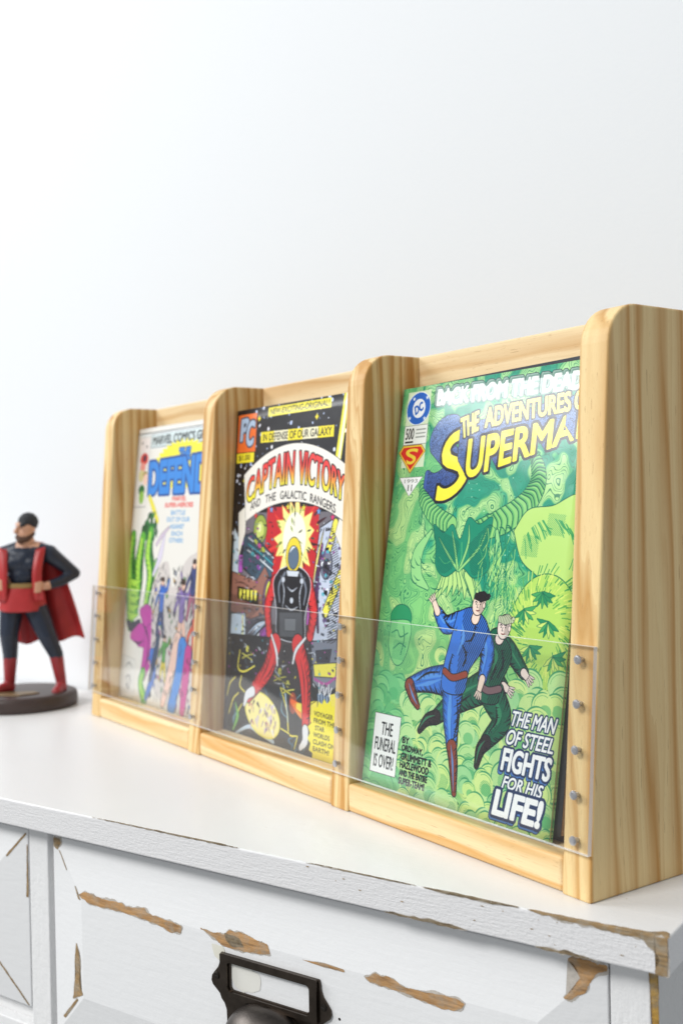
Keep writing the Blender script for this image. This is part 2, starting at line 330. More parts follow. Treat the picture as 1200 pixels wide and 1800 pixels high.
for s in (-1, 1):
    obj('screw', disc_bm(UC + s * 39.3, 6.1, -82, 2.3, .9), bronze_d, drw)
    bx('screw_slot', (UC + s * 39.3 - 1.3, UC + s * 39.3 + 1.3, 5.45, 5.7, -82.3, -81.7), plain('slot_shadow_brown', (.015, .012, .01), .6), drw)
obj('nail_hole', disc_bm(-134.5, 7.95, -86.8, .9, .3), bronze_d, drw)

# ------------------------------------------------------------------ the pine rack
rack = thing('comic_rack', 'pine three slot comic rack with clear acrylic front strip', 'comic rack')
prof = [(0, 0), (DD + T, 0), (DD + T, HH), (43, HH)]
RC = 22.0; cy, cz = SB + RC - .4, HH - RC
for k in range(10): a = math.radians(90 + 86 * k / 9); prof.append((cy + RC * math.cos(a), cz + RC * math.sin(a)))
for k, i in enumerate((0, 2, 4, 6)):
    m = pine('pine_upright_%d' % k, 'z', ((-52 + XS[i], -38, 0), (XS[i] + 60, -44, 0), (XS[i] - 48, -40, 0), (XS[i] - 62, -52, 0))[k], (1.1, 1.2, 1.15, .86)[k], seed=k + 1.0, contrast=(1.6, 1.6, 1.7, 1.25)[k])
    bm = bmesh.new(); prism(bm, prof, XS[i], XS[i + 1])
    obj('side_panel' if i in (0, 6) else 'divider', bm, m, rack, bevel=1.3, seg=3)
for k, i in enumerate((1, 3, 5)):
    mb = pine('pine_back_%d' % k, 'x', (0, DD + 40, (420, 60, 470)[k]), .55, seed=k + 11.0, light=(.88, .70, .42), contrast=.9)
    bx('back_panel', (XS[i] + .05, XS[i + 1] - .05, DD, DD + T - .3, ZF + .1, HH - .2), mb, rack, bevel=1.0)
    mf = pine('pine_bottom_%d' % k, 'x', (0, -22, (-14, 34, -20)[k]), .8, seed=k + 21.0, light=(.89, .71, .42), dark=(.70, .38, .11), contrast=1.1)
    bx('bottom_board', (XS[i] + .05, XS[i + 1] - .05, .9, DD + T - .3, .3, ZF), mf, rack, bevel=2.2, seg=4)

# acrylic: thin clear sheet following the sloping front edges
t = NT('clear_acrylic'); lw_ = t.n('ShaderNodeLayerWeight'); lw_.inputs[0].default_value = .5; refl = t.math('ADD', .042, t.math('MULTIPLY', t.math('POWER', lw_.outputs['Facing'], 5.0), .95))
tr = t.n('ShaderNodeBsdfTransparent'); tr.inputs[0].default_value = (.975, .98, .98, 1)
gl = t.n('ShaderNodeBsdfGlossy'); gl.inputs['Roughness'].default_value = .015; gl.inputs[0].default_value = (1, 1, 1, 1)
ms = t.n('ShaderNodeMixShader'); t.link(refl, ms.inputs[0]); t.link(tr.outputs[0], ms.inputs[1]); t.link(gl.outputs[0], ms.inputs[2])
acr = t.done(ms.outputs[0])
t = NT('sawn_acrylic_edge'); b_ = t.bsdf((.88, .88, .88), .35, spec=.5); tl = t.n('ShaderNodeBsdfTransparent'); tl.inputs[0].default_value = (.95, .95, .95, 1)
mx = t.n('ShaderNodeMixShader'); mx.inputs[0].default_value = .72; t.link(tl.outputs[0], mx.inputs[1]); t.link(b_, mx.inputs[2]); acr_edge = t.done(mx.outputs[0])
sl = SB / HH
bm = bmesh.new(); AT = 2.6
v = []
for x in (-4.5, XS[7] - .1):
    for z in (23.6, 125.6):
        for off in (-.15, -.15 - AT): v.append(bm.verts.new(Vector((x, sl * z + off, z)) * MM))
for f in ((0, 2, 3, 1), (4, 5, 7, 6), (0, 1, 5, 4), (2, 6, 7, 3), (0, 4, 6, 2), (1, 3, 7, 5)): bm.faces.new([v[i] for i in f])
bmesh.ops.recalc_face_normals(bm, faces=bm.faces)
ac = obj('acrylic_sheet', bm, [acr, acr_edge], rack)
for p in ac.data.polygons: p.material_index = 0 if abs(p.normal.y) > .9 else 1
steel = plain('zinc_screw', (.50, .50, .52), .34, .85, var=.15, scale=.5)
sbm = bmesh.new()
for rr, y in ((1.3, 2.4), (1.3, .0), (2.3, 0.0), (2.4, -.5), (2.2, -1.05), (1.4, -1.25)):
    for k in range(16): a = 2 * math.pi * k / 16; sbm.verts.new(Vector((rr * math.cos(a), y, rr * math.sin(a))) * MM)
sbm.verts.ensure_lookup_table()
for j in range(5):
    for k in range(16): sbm.faces.new([sbm.verts[j * 16 + k], sbm.verts[j * 16 + (k + 1) % 16], sbm.verts[(j + 1) * 16 + (k + 1) % 16], sbm.verts[(j + 1) * 16 + k]])
sbm.faces.new([sbm.verts[80 + k] for k in range(16)]); bmesh.ops.recalc_face_normals(sbm, faces=sbm.faces)
scr = obj('screw', sbm, steel, rack, smooth=False)
first = True
for i, dx in ((6, 9.4), (4, 8.4), (2, 8.4), (0, 8.4)):
    for z in (118.7, 96.8, 74.0, 51.5, 29.6):
        o = scr if first else scr.copy()
        if not first: COL.objects.link(o); o.parent = rack
        first = False
        o.location = Vector((XS[i] + dx + random.uniform(-.25, .25), sl * z - AT - .17, z + random.uniform(-.3, .3))) * MM
        o.rotation_euler = (random.uniform(-.05, .05), random.uniform(0, 6), random.uniform(-.05, .05))

# ------------------------------------------------------------------ printing: a small rasteriser for the flat print on the covers (mm, origin top left)
def glyph_edges(s, _c={}):
    if s in _c: return _c[s]
    cu = bpy.data.curves.new('lettering', 'FONT'); cu.body = s; cu.resolution_u = 5; cu.align_x = 'LEFT'
    o = bpy.data.objects.new('lettering', cu); COL.objects.link(o)
    me = o.evaluated_get(bpy.context.evaluated_depsgraph_get()).to_mesh()
    n = len(me.vertices); co = np.empty(n * 3); me.vertices.foreach_get('co', co); co = co.reshape(-1, 3)[:, :2]
    cnt = {}
    for p in me.polygons:
        for a, b in p.edge_keys: cnt[(a, b)] = cnt.get((a, b), 0) + 1
    e = np.array([k for k, v in cnt.items() if v == 1])
    E = co[e]; lo = E.reshape(-1, 2).min(0); hi = E.reshape(-1, 2).max(0)
    E = (E - lo) / (hi - lo); E[..., 1] = 1 - E[..., 1]
    k = np.linspace(0, 1, 5); sub = [np.stack((E[:, 0] * (1 - a) + E[:, 1] * a, E[:, 0] * (1 - b) + E[:, 1] * b), 1) for a, b in zip(k, k[1:])]
    out = np.concatenate(sub); asp = (hi - lo)[0] / (hi - lo)[1]
    bpy.data.objects.remove(o); bpy.data.curves.remove(cu)
    _c[s] = (out, asp); return _c[s]
def dilate(m, r):
    r = int(round(r))
    for k in range(r):
        a = m.copy(); a[1:] |= m[:-1]; a[:-1] |= m[1:]; a[:, 1:] |= m[:, :-1]; a[:, :-1] |= m[:, 1:]
        if k % 2:
            a[1:, 1:] |= m[:-1, :-1]; a[:-1, 1:] |= m[1:, :-1]; a[1:, :-1] |= m[:-1, 1:]; a[:-1, :-1] |= m[1:, 1:]
        m = a
    return m
def vnoise(h, w, cell, seed, octv=4, gain=.5):
    r = np.random.default_rng(seed); out = np.zeros((h, w), np.float32); amp = 1; tot = 0
    for o in range(octv):
        c = max(2.0, cell / 2 ** o); gh, gw = int(h / c) + 3, int(w / c) + 3; g = r.random((gh, gw)).astype(np.float32)
        y = np.arange(h) / c; x = np.arange(w) / c; yi = y.astype(int); xi = x.astype(int); fy = y - yi; fx = x - xi
        fy = (fy * fy * (3 - 2 * fy)).astype(np.float32)[:, None]; fx = (fx * fx * (3 - 2 * fx)).astype(np.float32)[None]
        a = g[yi]; b = g[yi + 1]; rowm = a * (1 - fy) + b * fy
        out += amp * (rowm[:, xi] * (1 - fx) + rowm[:, xi + 1] * fx); tot += amp; amp *= gain
    return out / tot
class Canvas:
    W, H = 168.0, 260.0
    def __init__(s, color, ppm=9):
        s.k = ppm; s.w, s.h = int(s.W * ppm), int(s.H * ppm); s.a = np.empty((s.h, s.w, 3), np.float32); s.a[:] = np.array(color) / 255
        s.X = (np.arange(s.w)[None] + .5) / ppm; s.Y = (np.arange(s.h)[:, None] + .5) / ppm
    def put(s, m, color, al=1.0):
        if m is None: return
        y0, x0, m = m
        if m.size == 0: return
        h, w = m.shape; v = s.a[y0:y0 + h, x0:x0 + w]
        if callable(color): c = color(s.X[:, x0:x0 + w], s.Y[y0:y0 + h]) / 255; v[m] = v[m] * (1 - al) + c[m] * al
        else: v[m] = v[m] * (1 - al) + np.array(color, np.float32) / 255 * al
    def xor(s, E, pad=0):
        E = np.asarray(E, float) * s.k
        x0 = max(0, int(E[..., 0].min()) - 2 - pad); x1 = min(s.w, int(E[..., 0].max()) + 3 + pad)
        y0 = max(0, int(E[..., 1].min()) - 2 - pad); y1 = min(s.h, int(E[..., 1].max()) + 3 + pad)
        if x1 <= x0 or y1 <= y0: return None
        p, q = E[:, 0], E[:, 1]; sw = p[:, 1] > q[:, 1]; a = np.where(sw[:, None], q, p); b = np.where(sw[:, None], p, q)
        r0 = np.ceil(a[:, 1] - .5).astype(int); r1 = np.ceil(b[:, 1] - .5).astype(int); n = np.maximum(0, r1 - r0)
        i = np.repeat(np.arange(len(E)), n)
        if len(i) == 0: return None
        off = np.arange(len(i)) - np.repeat(np.cumsum(n) - n, n); row = r0[i] + off
        x = a[i, 0] + (row + .5 - a[i, 1]) * (b[i, 0] - a[i, 0]) / (b[i, 1] - a[i, 1])
        col = np.clip(np.ceil(x - .5).astype(int) - x0, 0, x1 - x0); ok = (row >= y0) & (row < y1)
        acc = np.zeros((y1 - y0, x1 - x0 + 1), np.int32); np.add.at(acc, (row[ok] - y0, col[ok]), 1)
        return (y0, x0, (np.cumsum(acc, 1)[:, :-1] & 1).astype(bool))
    @staticmethod
    def loop(P): P = np.asarray(P, float); return np.stack((P, np.roll(P, -1, 0)), 1)
    def poly(s, P, color, al=1.0, line=None, lw=.35):
        m = s.xor(s.loop(P), 12)
        if m is None: return
        if line is not None: s.put((m[0], m[1], dilate(m[2], lw * s.k)), line)
        s.put(m, color, al)
    def ell(s, cx, cy, rx, ry, color, rot=0, **kw):
        a = np.linspace(0, 2 * np.pi, max(14, int(10 + 5 * max(rx, ry) ** .7)), endpoint=False); c, d = math.cos(rot), math.sin(rot); x = rx * np.cos(a); y = ry * np.sin(a)
        s.poly(np.stack((cx + x * c - y * d, cy + x * d + y * c), 1), color, **kw)
    def taper(s, pts, wid):
        """outline of a stroke with varying width"""
        P = np.asarray(pts, float); Wd = np.asarray(wid, float) * np.ones(len(P)); d = np.gradient(P, axis=0); d /= np.linalg.norm(d, axis=1)[:, None] + 1e-9; n = np.stack((-d[:, 1], d[:, 0]), 1)
        def cap(i, sg):
            r = Wd[i] / 2
            if r < .3: return P[i:i + 1]
            a = np.linspace(0, np.pi, 7)[1:-1]; return P[i] + r * (n[i] * np.cos(a)[:, None] * sg + d[i] * np.sin(a)[:, None] * sg)
        return np.concatenate((P + n * Wd[:, None] / 2, cap(-1, 1), (P - n * Wd[:, None] / 2)[::-1], cap(0, -1)))
    def line(s, pts, color, w=.4, al=1.0): s.poly(s.taper(s.curve(pts), w), color, al)
    @staticmethod
    def curve(pts, n=10):
        P = np.asarray(pts, float)
        if len(P) < 3: return P
        Q = np.vstack((2 * P[0] - P[1], P, 2 * P[-1] - P[-2])); out = []
        for i in range(len(P) - 1):
            t = np.linspace(0, 1, n, endpoint=False)[:, None]; p0, p1, p2, p3 = Q[i:i + 4]
            out.append(.5 * (2 * p1 + (p2 - p0) * t + (2 * p0 - 5 * p1 + 4 * p2 - p3) * t * t + (3 * p1 - p0 - 3 * p2 + p3) * t ** 3))
        return np.vstack(out + [P[-1:]])
    def brush(s, pts, wid, color, line=None, lw=.4, al=1.0):
        C = s.curve(pts); w = np.interp(np.linspace(0, 1, len(C)), np.linspace(0, 1, len(wid)), wid); s.poly(s.taper(C, w), color, al, line, lw)
    def text(s, txt, box, color, bold=0.0, lines=(), shadow=None, warp=None, al=1.0):
        """box = (TL, TR, BR, BL) corners, or warp(u, v) -> x, y; lines = [(width, color)] outer first; shadow = (dx, dy, steps, color)"""
        E, asp = glyph_edges(txt); u, v = E[..., 0], E[..., 1]
        if warp is None:
            tl, tr_, br, bl = [np.array(c, float) for c in box]
            P = (tl * (1 - u)[..., None] + tr_ * u[..., None]) * (1 - v)[..., None] + (bl * (1 - u)[..., None] + br * u[..., None]) * v[..., None]
        else: P = np.stack(warp(u, v), -1)
        pad = int((max([bold] + [l[0] for l in lines]) + 1.5) * s.k) + (int(max(abs(shadow[0]), abs(shadow[1])) * s.k) + 2 if shadow else 0)
        m = s.xor(P, pad)
        if m is None: return
        y0, x0, a = m; a = dilate(a, bold * s.k)
        if shadow:
            dx, dy, st, col = shadow; base = dilate(a, (lines[0][0] if lines else 0) * s.k * .7); acc = base.copy()
            for i in range(1, st + 1):
                sx, sy = int(round(dx * s.k * i / st)), int(round(dy * s.k * i / st)); acc |= np.roll(np.roll(base, sx, 1), sy, 0)
            s.put((y0, x0, dilate(acc, .35 * s.k)), (25, 28, 50)); s.put((y0, x0, acc), col)
        for wd, c in lines: s.put((y0, x0, dilate(a, wd * s.k)), c)
        s.put((y0, x0, a), color, al)
    def hatch(s, P, ang, gap, duty, color, al=1.0):
        m = s.xor(s.loop(P), 0)
        if m is None: return
        y0, x0, a = m; h, w = a.shape; X = s.X[:, x0:x0 + w]; Y = s.Y[y0:y0 + h]
        s.put((y0, x0, a & ((((X * math.cos(ang) + Y * math.sin(ang)) / gap) % 1) < duty)), color, al)
    def feather(s, pts, wid, side, color, gap=1.5, depth=.42, w=.75, f0=.06, f1=.94):
        C = s.curve(pts, 14); wd = np.interp(np.linspace(0, 1, len(C)), np.linspace(0, 1, len(wid)), wid); d = np.gradient(C, axis=0); L = np.linalg.norm(d, axis=1); d /= L[:, None] + 1e-9; n = np.stack((-d[:, 1], d[:, 0]), 1) * side
        s_ = np.cumsum(L); t_ = s_[-1] * f0
        while t_ < s_[-1] * f1:
            i = int(np.searchsorted(s_, t_)); i = min(i, len(C) - 1); e = C[i] + n[i] * wd[i] * .5; q = C[i] + n[i] * wd[i] * (.5 - depth * (.6 + .4 * math.sin(t_ * 1.3))) + d[i] * wd[i] * .18
            s.poly(s.taper(np.array([e, (e + q) / 2, q]), [w, w * .7, .08]), color); t_ += gap
    def image(s, name):
        f = 2; h, w = s.h // f, s.w // f; a = s.a[:h * f, :w * f].reshape(h, f, w, f, 3).mean((1, 3))
        px = np.ones((h, w, 4), np.float32); px[..., :3] = np.clip(a[::-1], 0, 1)
        im = bpy.data.images.new(name, w, h); im.colorspace_settings.name = 'sRGB'; im.pixels.foreach_set(px.ravel()); im.pack(); return im
def Q4(x0, y0, x1, y1, sk=0.0, rise=0.0):     # a text box with slant (top shifted right) and a rise towards the right
    return ((x0 + sk, y0), (x1 + sk, y0 - rise), (x1, y1 - rise), (x0, y1))

def man(c, J, cloth, shoe, skin, hair, ink=(20, 22, 30), hi=None, trim=None):
    """an anonymous tumbling figure in plain clothes: J holds joints in mm"""
    sh = tuple(v * .55 for v in cloth)
    def limb(pts, w, col, sd=1):
        c.brush(pts, w, col, ink, .55)
        if len(pts) > 2 and col is not skin:
            dk = tuple(v * .58 for v in col); c.brush([np.array(p) + np.array((0.0, 0)) for p in pts], [q * .0 + .2 for q in w], dk)
            c.feather(pts, w, sd, ink, 1.25, .40, .8); c.feather(pts, w, -sd, dk, 1.0, .26, .9)
            if hi: c.brush([np.array(p) + np.array((-.10, -.12)) * w[0] for p in pts], [.3, w[0] * .2, .3], hi, al=.85)
    for arm in J['arms']:
        limb(arm[:3], [11.5, 11, 7], cloth); h = arm[3]; limb([arm[2], h], [4.8, 3.4], skin)
        d = np.array(h) - np.array(arm[2]); d = d / (np.linalg.norm(d) + 1e-6); n = np.array((-d[1], d[0]))
        for k in (-1.8, -.7, .4, 1.5): c.brush([np.array(h) + n * k, np.array(h) + n * k * 1.7 + d * (4.0 - abs(k) * .5)], [1.3, .7], skin, ink, .25)
    for leg in J['legs']:
        limb(leg[:3], [19, 14.5, 9], cloth, -1); limb(leg[2:], [8.4, 7, 3.4], shoe, -1)
    T_ = c.curve(J['torso'] + J['torso'][:1]); c.poly(T_, cloth, 1, ink, .55)
    cx, cy = T_.mean(0); half = np.array([p if p[0] > cx - 2 else (cx - 2 + (p[0] - cx) * .1, p[1]) for p in T_]); c.hatch(half, .5, 1.5, .42, ink, .75)
    for st in J.get('folds', []): c.brush(st, [.3, 1.5, .3], ink); c.feather(st, [1, 1, 1], 1, ink, 1.3, 3.0, .6)
    for st in J.get('lights', []): c.brush(st, [.6, 2.8, .6], hi, al=.85)
    if trim: c.brush(J['belt'], [3.8, 3.8, 3.8], trim, ink, .4)
    hx, hy = J['head']; limb([J['neck'], (hx, hy + 3)], [6.6, 5.4], skin); rot = J.get('tilt', 0); c.ell(hx, hy, 5.2, 7.0, skin, rot=rot, line=ink, lw=.45)
    c.ell(hx + 2.4, hy + 1.6, 2.0, 4.4, tuple(v * .78 for v in skin), rot=rot)
    hs = J.get('hs', 1.5)
    for k in range(9):
        f = -4.8 + k * 1.3; c.brush([(hx + hs + f, hy - 2.2 - .25 * abs(f)), (hx + hs + f * 1.05 + .6, hy - 5), (hx + hs + f * .8 + 1.6, hy - 7.4 + .12 * f * f)], [2.2, 2.4, .4], hair, ink, .2)
    for ox in (-2.6, 1.0): c.brush([(hx + ox - 1.1, hy - .6), (hx + ox, hy - 1.1), (hx + ox + 1.1, hy - .5)], [.3, .7, .3], ink); c.ell(hx + ox + .1, hy + .3, .5, .4, ink)
    c.line([(hx - .9, hy + .2), (hx - 1.6, hy + 2.2), (hx - .6, hy + 2.4)], ink, .32); c.brush([(hx - 2.2, hy + 3.9), (hx - .6, hy + 4.3), (hx + 1.2, hy + 3.8)], [.3, .8, .3], (110, 50, 46)); c.ell(hx + 4.3, hy + .8, 1.0, 1.6, skin, line=ink, lw=.25)

# ---- green cover
def cover_green():
    c = Canvas((120, 200, 120)); h, w = c.h, c.w; k = c.k
    wx = vnoise(h, w, 30 * k, 1, 3) - .5; wy = vnoise(h, w, 30 * k, 2, 3) - .5
    yy = (np.arange(h) / k)[:, None] + wy * 90; xx = (np.arange(w) / k)[None] + wx * 90
    f = vnoise(h, w, 26 * k, 3, 4)
    sw = np.sin(xx * .13 + 3 * f) * np.cos(yy * .11 - 2 * f) * .5 + .5
    vy = np.clip((np.arange(h) / k)[:, None] / 260, 0, 1)
    pale = np.array((206, 232, 140)); mid = np.array((116, 200, 130)); teal = np.array((36, 156, 126)); mint = np.array((142, 216, 160))
    g = (mid[None, None] * (1 - vy[..., None]) + np.array((150, 212, 120)) * vy[..., None]) * np.ones((h, w, 1))
    left = np.clip(1 - np.arange(w)[None] / k / 45, 0, 1)[..., None]; g = g * (1 - left * .75) + mid * .98 * left * .75
    m = np.clip((sw - .52) * 6, 0, 1)[..., None]; g = g * (1 - m) + (pale * (0.4 + .6 * vy[..., None]) + mint * (.6 - .6 * vy[..., None])) * m
    reg = np.clip(((np.arange(w)[None] / k - 62) / 60 + (105 - (np.arange(h) / k)[:, None]) / 70 + (f - .5) * 3.2), 0, 1) * np.clip((140 - (np.arange(h) / k)[:, None] + wx * 60) / 20, 0, 1)
    m = (np.clip((.58 - sw) * 9, 0, 1) * np.clip(reg * 2.2, 0, 1))[..., None]; g = g * (1 - m) + teal * m
    iso = np.abs(((sw * 11 + f * 5) % 1) - .5); ln = (iso < .085) & (sw > .12); g[ln] = g[ln] * .32 + np.array((16, 96, 76)) * .68
    iso2 = np.abs(((sw * 30 + f * 11) % 1) - .5); ln = (iso2 < .11) & (vnoise(h, w, 18 * k, 8, 2) > .42); g[ln] = g[ln] * .55 + np.array((24, 116, 80)) * .45
    c.a[:] = g / 255
    r = random.Random(4); ink = (18, 92, 74)
    for i in range(230):                                           # star specks in the dark water
        x, y = r.uniform(60, 166), r.uniform(62, 150)
        if c.a[int(y * k), int(x * k), 0] < .22: c.ell(x, y, r.choice((.3, .4, .7)), .4, (180, 232, 190))
    # ridged shells curling in from both sides
    def horn(pts, wid, n):
        C = c.curve(pts, 14); wd = np.interp(np.linspace(0, 1, len(C)), np.linspace(0, 1, len(wid)), wid); c.poly(c.taper(C, wd), (140, 206, 122), 1, ink, .6)
        d = np.gradient(C, axis=0); d /= np.linalg.norm(d, axis=1)[:, None]; nn = np.stack((-d[:, 1], d[:, 0]), 1)
        for j in np.linspace(1, len(C) - 2, n).astype(int):
            a = C[j] + nn[j] * wd[j] / 2; b = C[j] - nn[j] * wd[j] / 2; mm = C[j] + d[j] * wd[j] * .22; c.line([a, mm, b], ink, .7); c.line([a + d[j] * .9, mm + d[j] * .9, b + d[j] * .9], (92, 176, 104), .9)
    horn([(86, 96), (108, 90), (126, 80), (133, 68), (130, 56), (122, 50)], [12, 16, 15, 12, 8, 2], 26)
    horn([(62, 92), (46, 86), (34, 76), (30, 66)], [11, 12, 10, 5], 14)
    # a dark flame-shaped bloom over a fan of pale pointed leaves
    for px in range(13):
        a = math.radians(200 - px * 17.5); ox, oy = 72 + 17 * math.cos(a) * .6, 122 - 2 * math.sin(a); L = 13 + 5 * math.sin(px * 1.7) ** 2
        tip = (ox + 9 * math.cos(a), oy + L); c.brush([(ox, oy), ((ox + tip[0]) / 2 + 1, oy + L * .5), tip], [5.4, 4.2, .3], (186, 226, 136), ink, .45)
    c.poly(c.curve([(50, 104), (46, 92), (56, 97), (64, 92), (72, 101), (78, 88), (88, 92), (99, 88), (97, 104), (100, 118), (88, 124), (76, 118), (62, 124), (52, 118), (50, 104)]), (26, 140, 108), 1, ink, .5)
    for q in ([(73, 120), (62, 110), (52, 100)], [(73, 120), (68, 106), (64, 96)], [(74, 120), (80, 104), (79, 92)], [(74, 120), (90, 106), (96, 94)]): c.brush(q, [1.6, 1.6, .3], (150, 214, 130), ink, .3)
    for q in ([(74, 103), (75, 112), (73, 117)], [(54, 112), (60, 116), (66, 114)], [(92, 98), (90, 104), (94, 112)]): c.line(q, (84, 186, 120), .6)
    c.brush([(44, 96), (33, 110), (34, 124), (46, 132)], [2, 9, 10, 2], (150, 214, 138), ink, .5); c.brush([(104, 96), (107, 112), (102, 128)], [2, 6, 1], (150, 214, 138), ink, .5)
    for q in ([(48, 100), (44, 92), (60, 98), (72, 104), (66, 120), (54, 120)], [(80, 104), (98, 92), (96, 110), (98, 118), (86, 122)]): c.hatch(c.curve(q + q[:1]), 1.1, 1.0, .34, (12, 84, 70), .9)
    for i in range(60):
        x0, y0 = r.uniform(30, 112), r.uniform(84, 138); a = math.atan2(y0 - 108, x0 - 73); d_ = math.hypot(x0 - 73, y0 - 108)
        if d_ > 22: c.brush([(x0, y0), (x0 + 3 * math.cos(a + .5), y0 + 3 * math.sin(a + .5)), (x0 + 8 * math.cos(a + .9), y0 + 8 * math.sin(a + .9))], [.2, .8, .1], (18, 100, 78))
    # long grass-like strands right of centre, a shaggy yellow-green mass at the right edge
    for i in range(90):
        x0, y0 = r.uniform(92, 124), r.uniform(92, 142); c.line([(x0, y0), (x0 + r.uniform(-3, 3), y0 + 7), (x0 + r.uniform(-7, 4), y0 + r.uniform(10, 19))], r.choice(((24, 120, 92), (170, 220, 120), (40, 140, 96))), .45)
    c.poly(c.curve([(118, 96), (128, 84), (146, 82), (168, 78), (168, 122), (150, 126), (138, 120), (126, 112), (118, 96)]), (186, 224, 124), 1, ink, .5)
    for i in range(46):
        a = r.uniform(-2.9, .3); x0, y0 = 146 + 20 * math.cos(a), 106 + 17 * math.sin(a); c.line([(x0, y0), (x0 - 4 * math.sin(a), y0 + 4), (x0 - 8 * math.sin(a), y0 + r.uniform(5, 12))], (60, 158, 96), .5)
    c.ell(148, 152, 26, 32, (178, 218, 104), line=ink, lw=.4)
    for i in range(420):
        a = r.uniform(0, 6.283); rr = r.uniform(.45, 1.05); x0, y0 = 148 + 26 * rr * math.cos(a), 152 + 32 * rr * math.sin(a); L = r.uniform(2, 6)
        c.line([(x0, y0), (x0 + L * math.cos(a + .5), y0 + L * math.sin(a + .5))], r.choice(((214, 232, 120), (96, 170, 84), (60, 146, 88), (200, 228, 110))), .6)
    
    for x, y, a in ((133, 140, .4), (152, 146, -.3), (140, 160, .2), (158, 164, .5), (146, 130, 0)):
        for q in range(7): b_ = a + (q - 3) * .42; c.brush([(x, y), (x + 5 * math.sin(b_), y + 5 * math.cos(b_)), (x + 9 * math.sin(b_ * 1.1), y + 9 * math.cos(b_ * 1.1))], [.8, 2.4, .2], r.choice(((44, 140, 92), (70, 164, 96), (206, 230, 120))), ink, .2)
    c.ell(22.6, 152, 10.5, 8.5, (40, 146, 96), line=ink, lw=.4); c.poly(c.curve([(13, 154), (32, 154), (33, 168), (28, 180), (20, 181), (13, 170), (13, 154)]), (126, 204, 128), 1, ink, .5)
    for q in ([(15, 162), (20, 160), (24, 164), (31, 161)], [(18, 172), (24, 168), (30, 170)], [(26, 157), (28, 165), (26, 175)]): c.line(q, (30, 120, 84), .8)
    # billowing clouds, back to front
    for i in range(230):
        y = 176 + 88 * (i / 230) ** .8 + r.uniform(-4, 4); x = r.uniform(-4, 172); R = r.uniform(4.5, 10)
        if 150 < y < 190 and 34 < x < 160 and r.random() < .5: continue
        col = r.choice(((200, 232, 150), (184, 228, 152), (212, 238, 150), (160, 218, 152), (192, 232, 158), (206, 236, 144)))
        if x < 34: col = r.choice(((108, 194, 128), (128, 206, 136), (96, 184, 116)))
        c.ell(x, y, R, R * .9, col, al=.94); a0 = r.uniform(2.6, 4.2); aa = np.linspace(a0, a0 + r.uniform(1.3, 2.6), 12)
        c.poly(c.taper(np.stack((x + R * np.cos(aa), y + R * .9 * np.sin(aa)), 1), np.sin(np.linspace(.15, 2.99, 12)) * 1.0), (66, 156, 104))
        if r.random() < .5: c.hatch(np.stack((x + R * .2 + R * .62 * np.cos(np.linspace(0, 6.28, 14)), y + R * .22 + R * .56 * np.sin(np.linspace(0, 6.28, 14))), 1), r.choice((.6, .9, 1.2)), .8, .34, (52, 150, 92), .9)
        if r.random() < .6: c.poly(c.taper(np.stack((x + R * .78 * np.cos(aa + .2), y + R * .7 * np.sin(aa + .2)), 1), .3), (92, 176, 104))
        if r.random() < .35: c.ell(x + R * .3, y + R * .35, R * .55, R * .45, (70, 172, 106), al=.55)
    for q in ((13, 158), (24, 172), (150, 92), (132, 104)): c.hatch([(q[0] - 6, q[1] - 6), (q[0] + 7, q[1] - 5), (q[0] + 6, q[1] + 7), (q[0] - 7, q[1] + 6)], .8, 1.0, .3, (40, 140, 92), .8)
    ht = ((((c.X + c.Y * .5) * 1.25) % 1 < .28) & (c.Y > 150) & (c.X > 118)); c.a[ht] *= .90
    # the two tumbling figures
    man(c, dict(arms=[[(112, 158), (124, 164), (137, 175), (141, 178)], [(104, 164), (112, 176), (122, 184), (127, 186)]],
        legs=[[(106, 186), (82, 198), (66, 209), (58, 212), (52, 219)], [(114, 190), (123, 203), (112, 217), (108, 222), (106, 231)]],
        torso=[(106, 156), (120, 158), (126, 168), (119, 184), (118, 194), (104, 194), (103, 180), (106, 168)], neck=(115, 158), head=(118, 151), hs=.5, tilt=.2,
        folds=[[(108, 168), (114, 174), (110, 184)], [(118, 164), (120, 172), (116, 180)], [(96, 192), (86, 198), (76, 204)], [(118, 196), (119, 204), (113, 212)]], lights=[[(110, 162), (114, 168), (112, 176)], [(90, 193), (82, 197), (74, 203)]],
        belt=[(103, 186), (110, 188), (119, 186)]), (24, 96, 70), (44, 36, 40), (232, 214, 204), (196, 206, 170), hi=(52, 138, 96), trim=(120, 92, 96))
    man(c, dict(arms=[[(79, 150), (67, 153), (58, 146), (53, 139)], [(99, 154), (106, 166), (104, 182), (102, 190)]],
        legs=[[(74, 186), (56, 188), (38, 193), (43, 200), (48, 205)], [(79, 188), (80, 206), (83, 224), (86, 234), (89, 250)]],
        torso=[(77, 145), (90, 142), (104, 151), (101, 166), (92, 178), (88, 192), (70, 192), (69, 178), (73, 162)], neck=(93, 148), head=(95, 139), hs=1.6, tilt=.35,
        folds=[[(84, 164), (88, 170), (86, 178)], [(76, 170), (74, 178), (76, 184)], [(66, 182), (54, 184), (44, 190)], [(84, 196), (86, 208), (84, 220)], [(94, 152), (92, 160), (86, 162)], [(64, 149), (70, 154), (78, 156)]],
        lights=[[(82, 152), (84, 160), (80, 170)], [(68, 186), (56, 190), (44, 193)], [(77, 196), (78, 208), (81, 220)]], belt=[(70, 181), (78, 184), (89, 181)]),
        (56, 118, 214), (138, 62, 46), (238, 214, 196), (40, 34, 36), hi=(92, 156, 232), trim=(150, 64, 44))
    # spine edge and badge column
    c.poly([(0, 0), (3, 0), (3, 70), (0, 80)], (96, 180, 120), .6)
    c.poly([(5.5, 3), (29, 3), (29, 54), (5.5, 54)], (214, 230, 196))
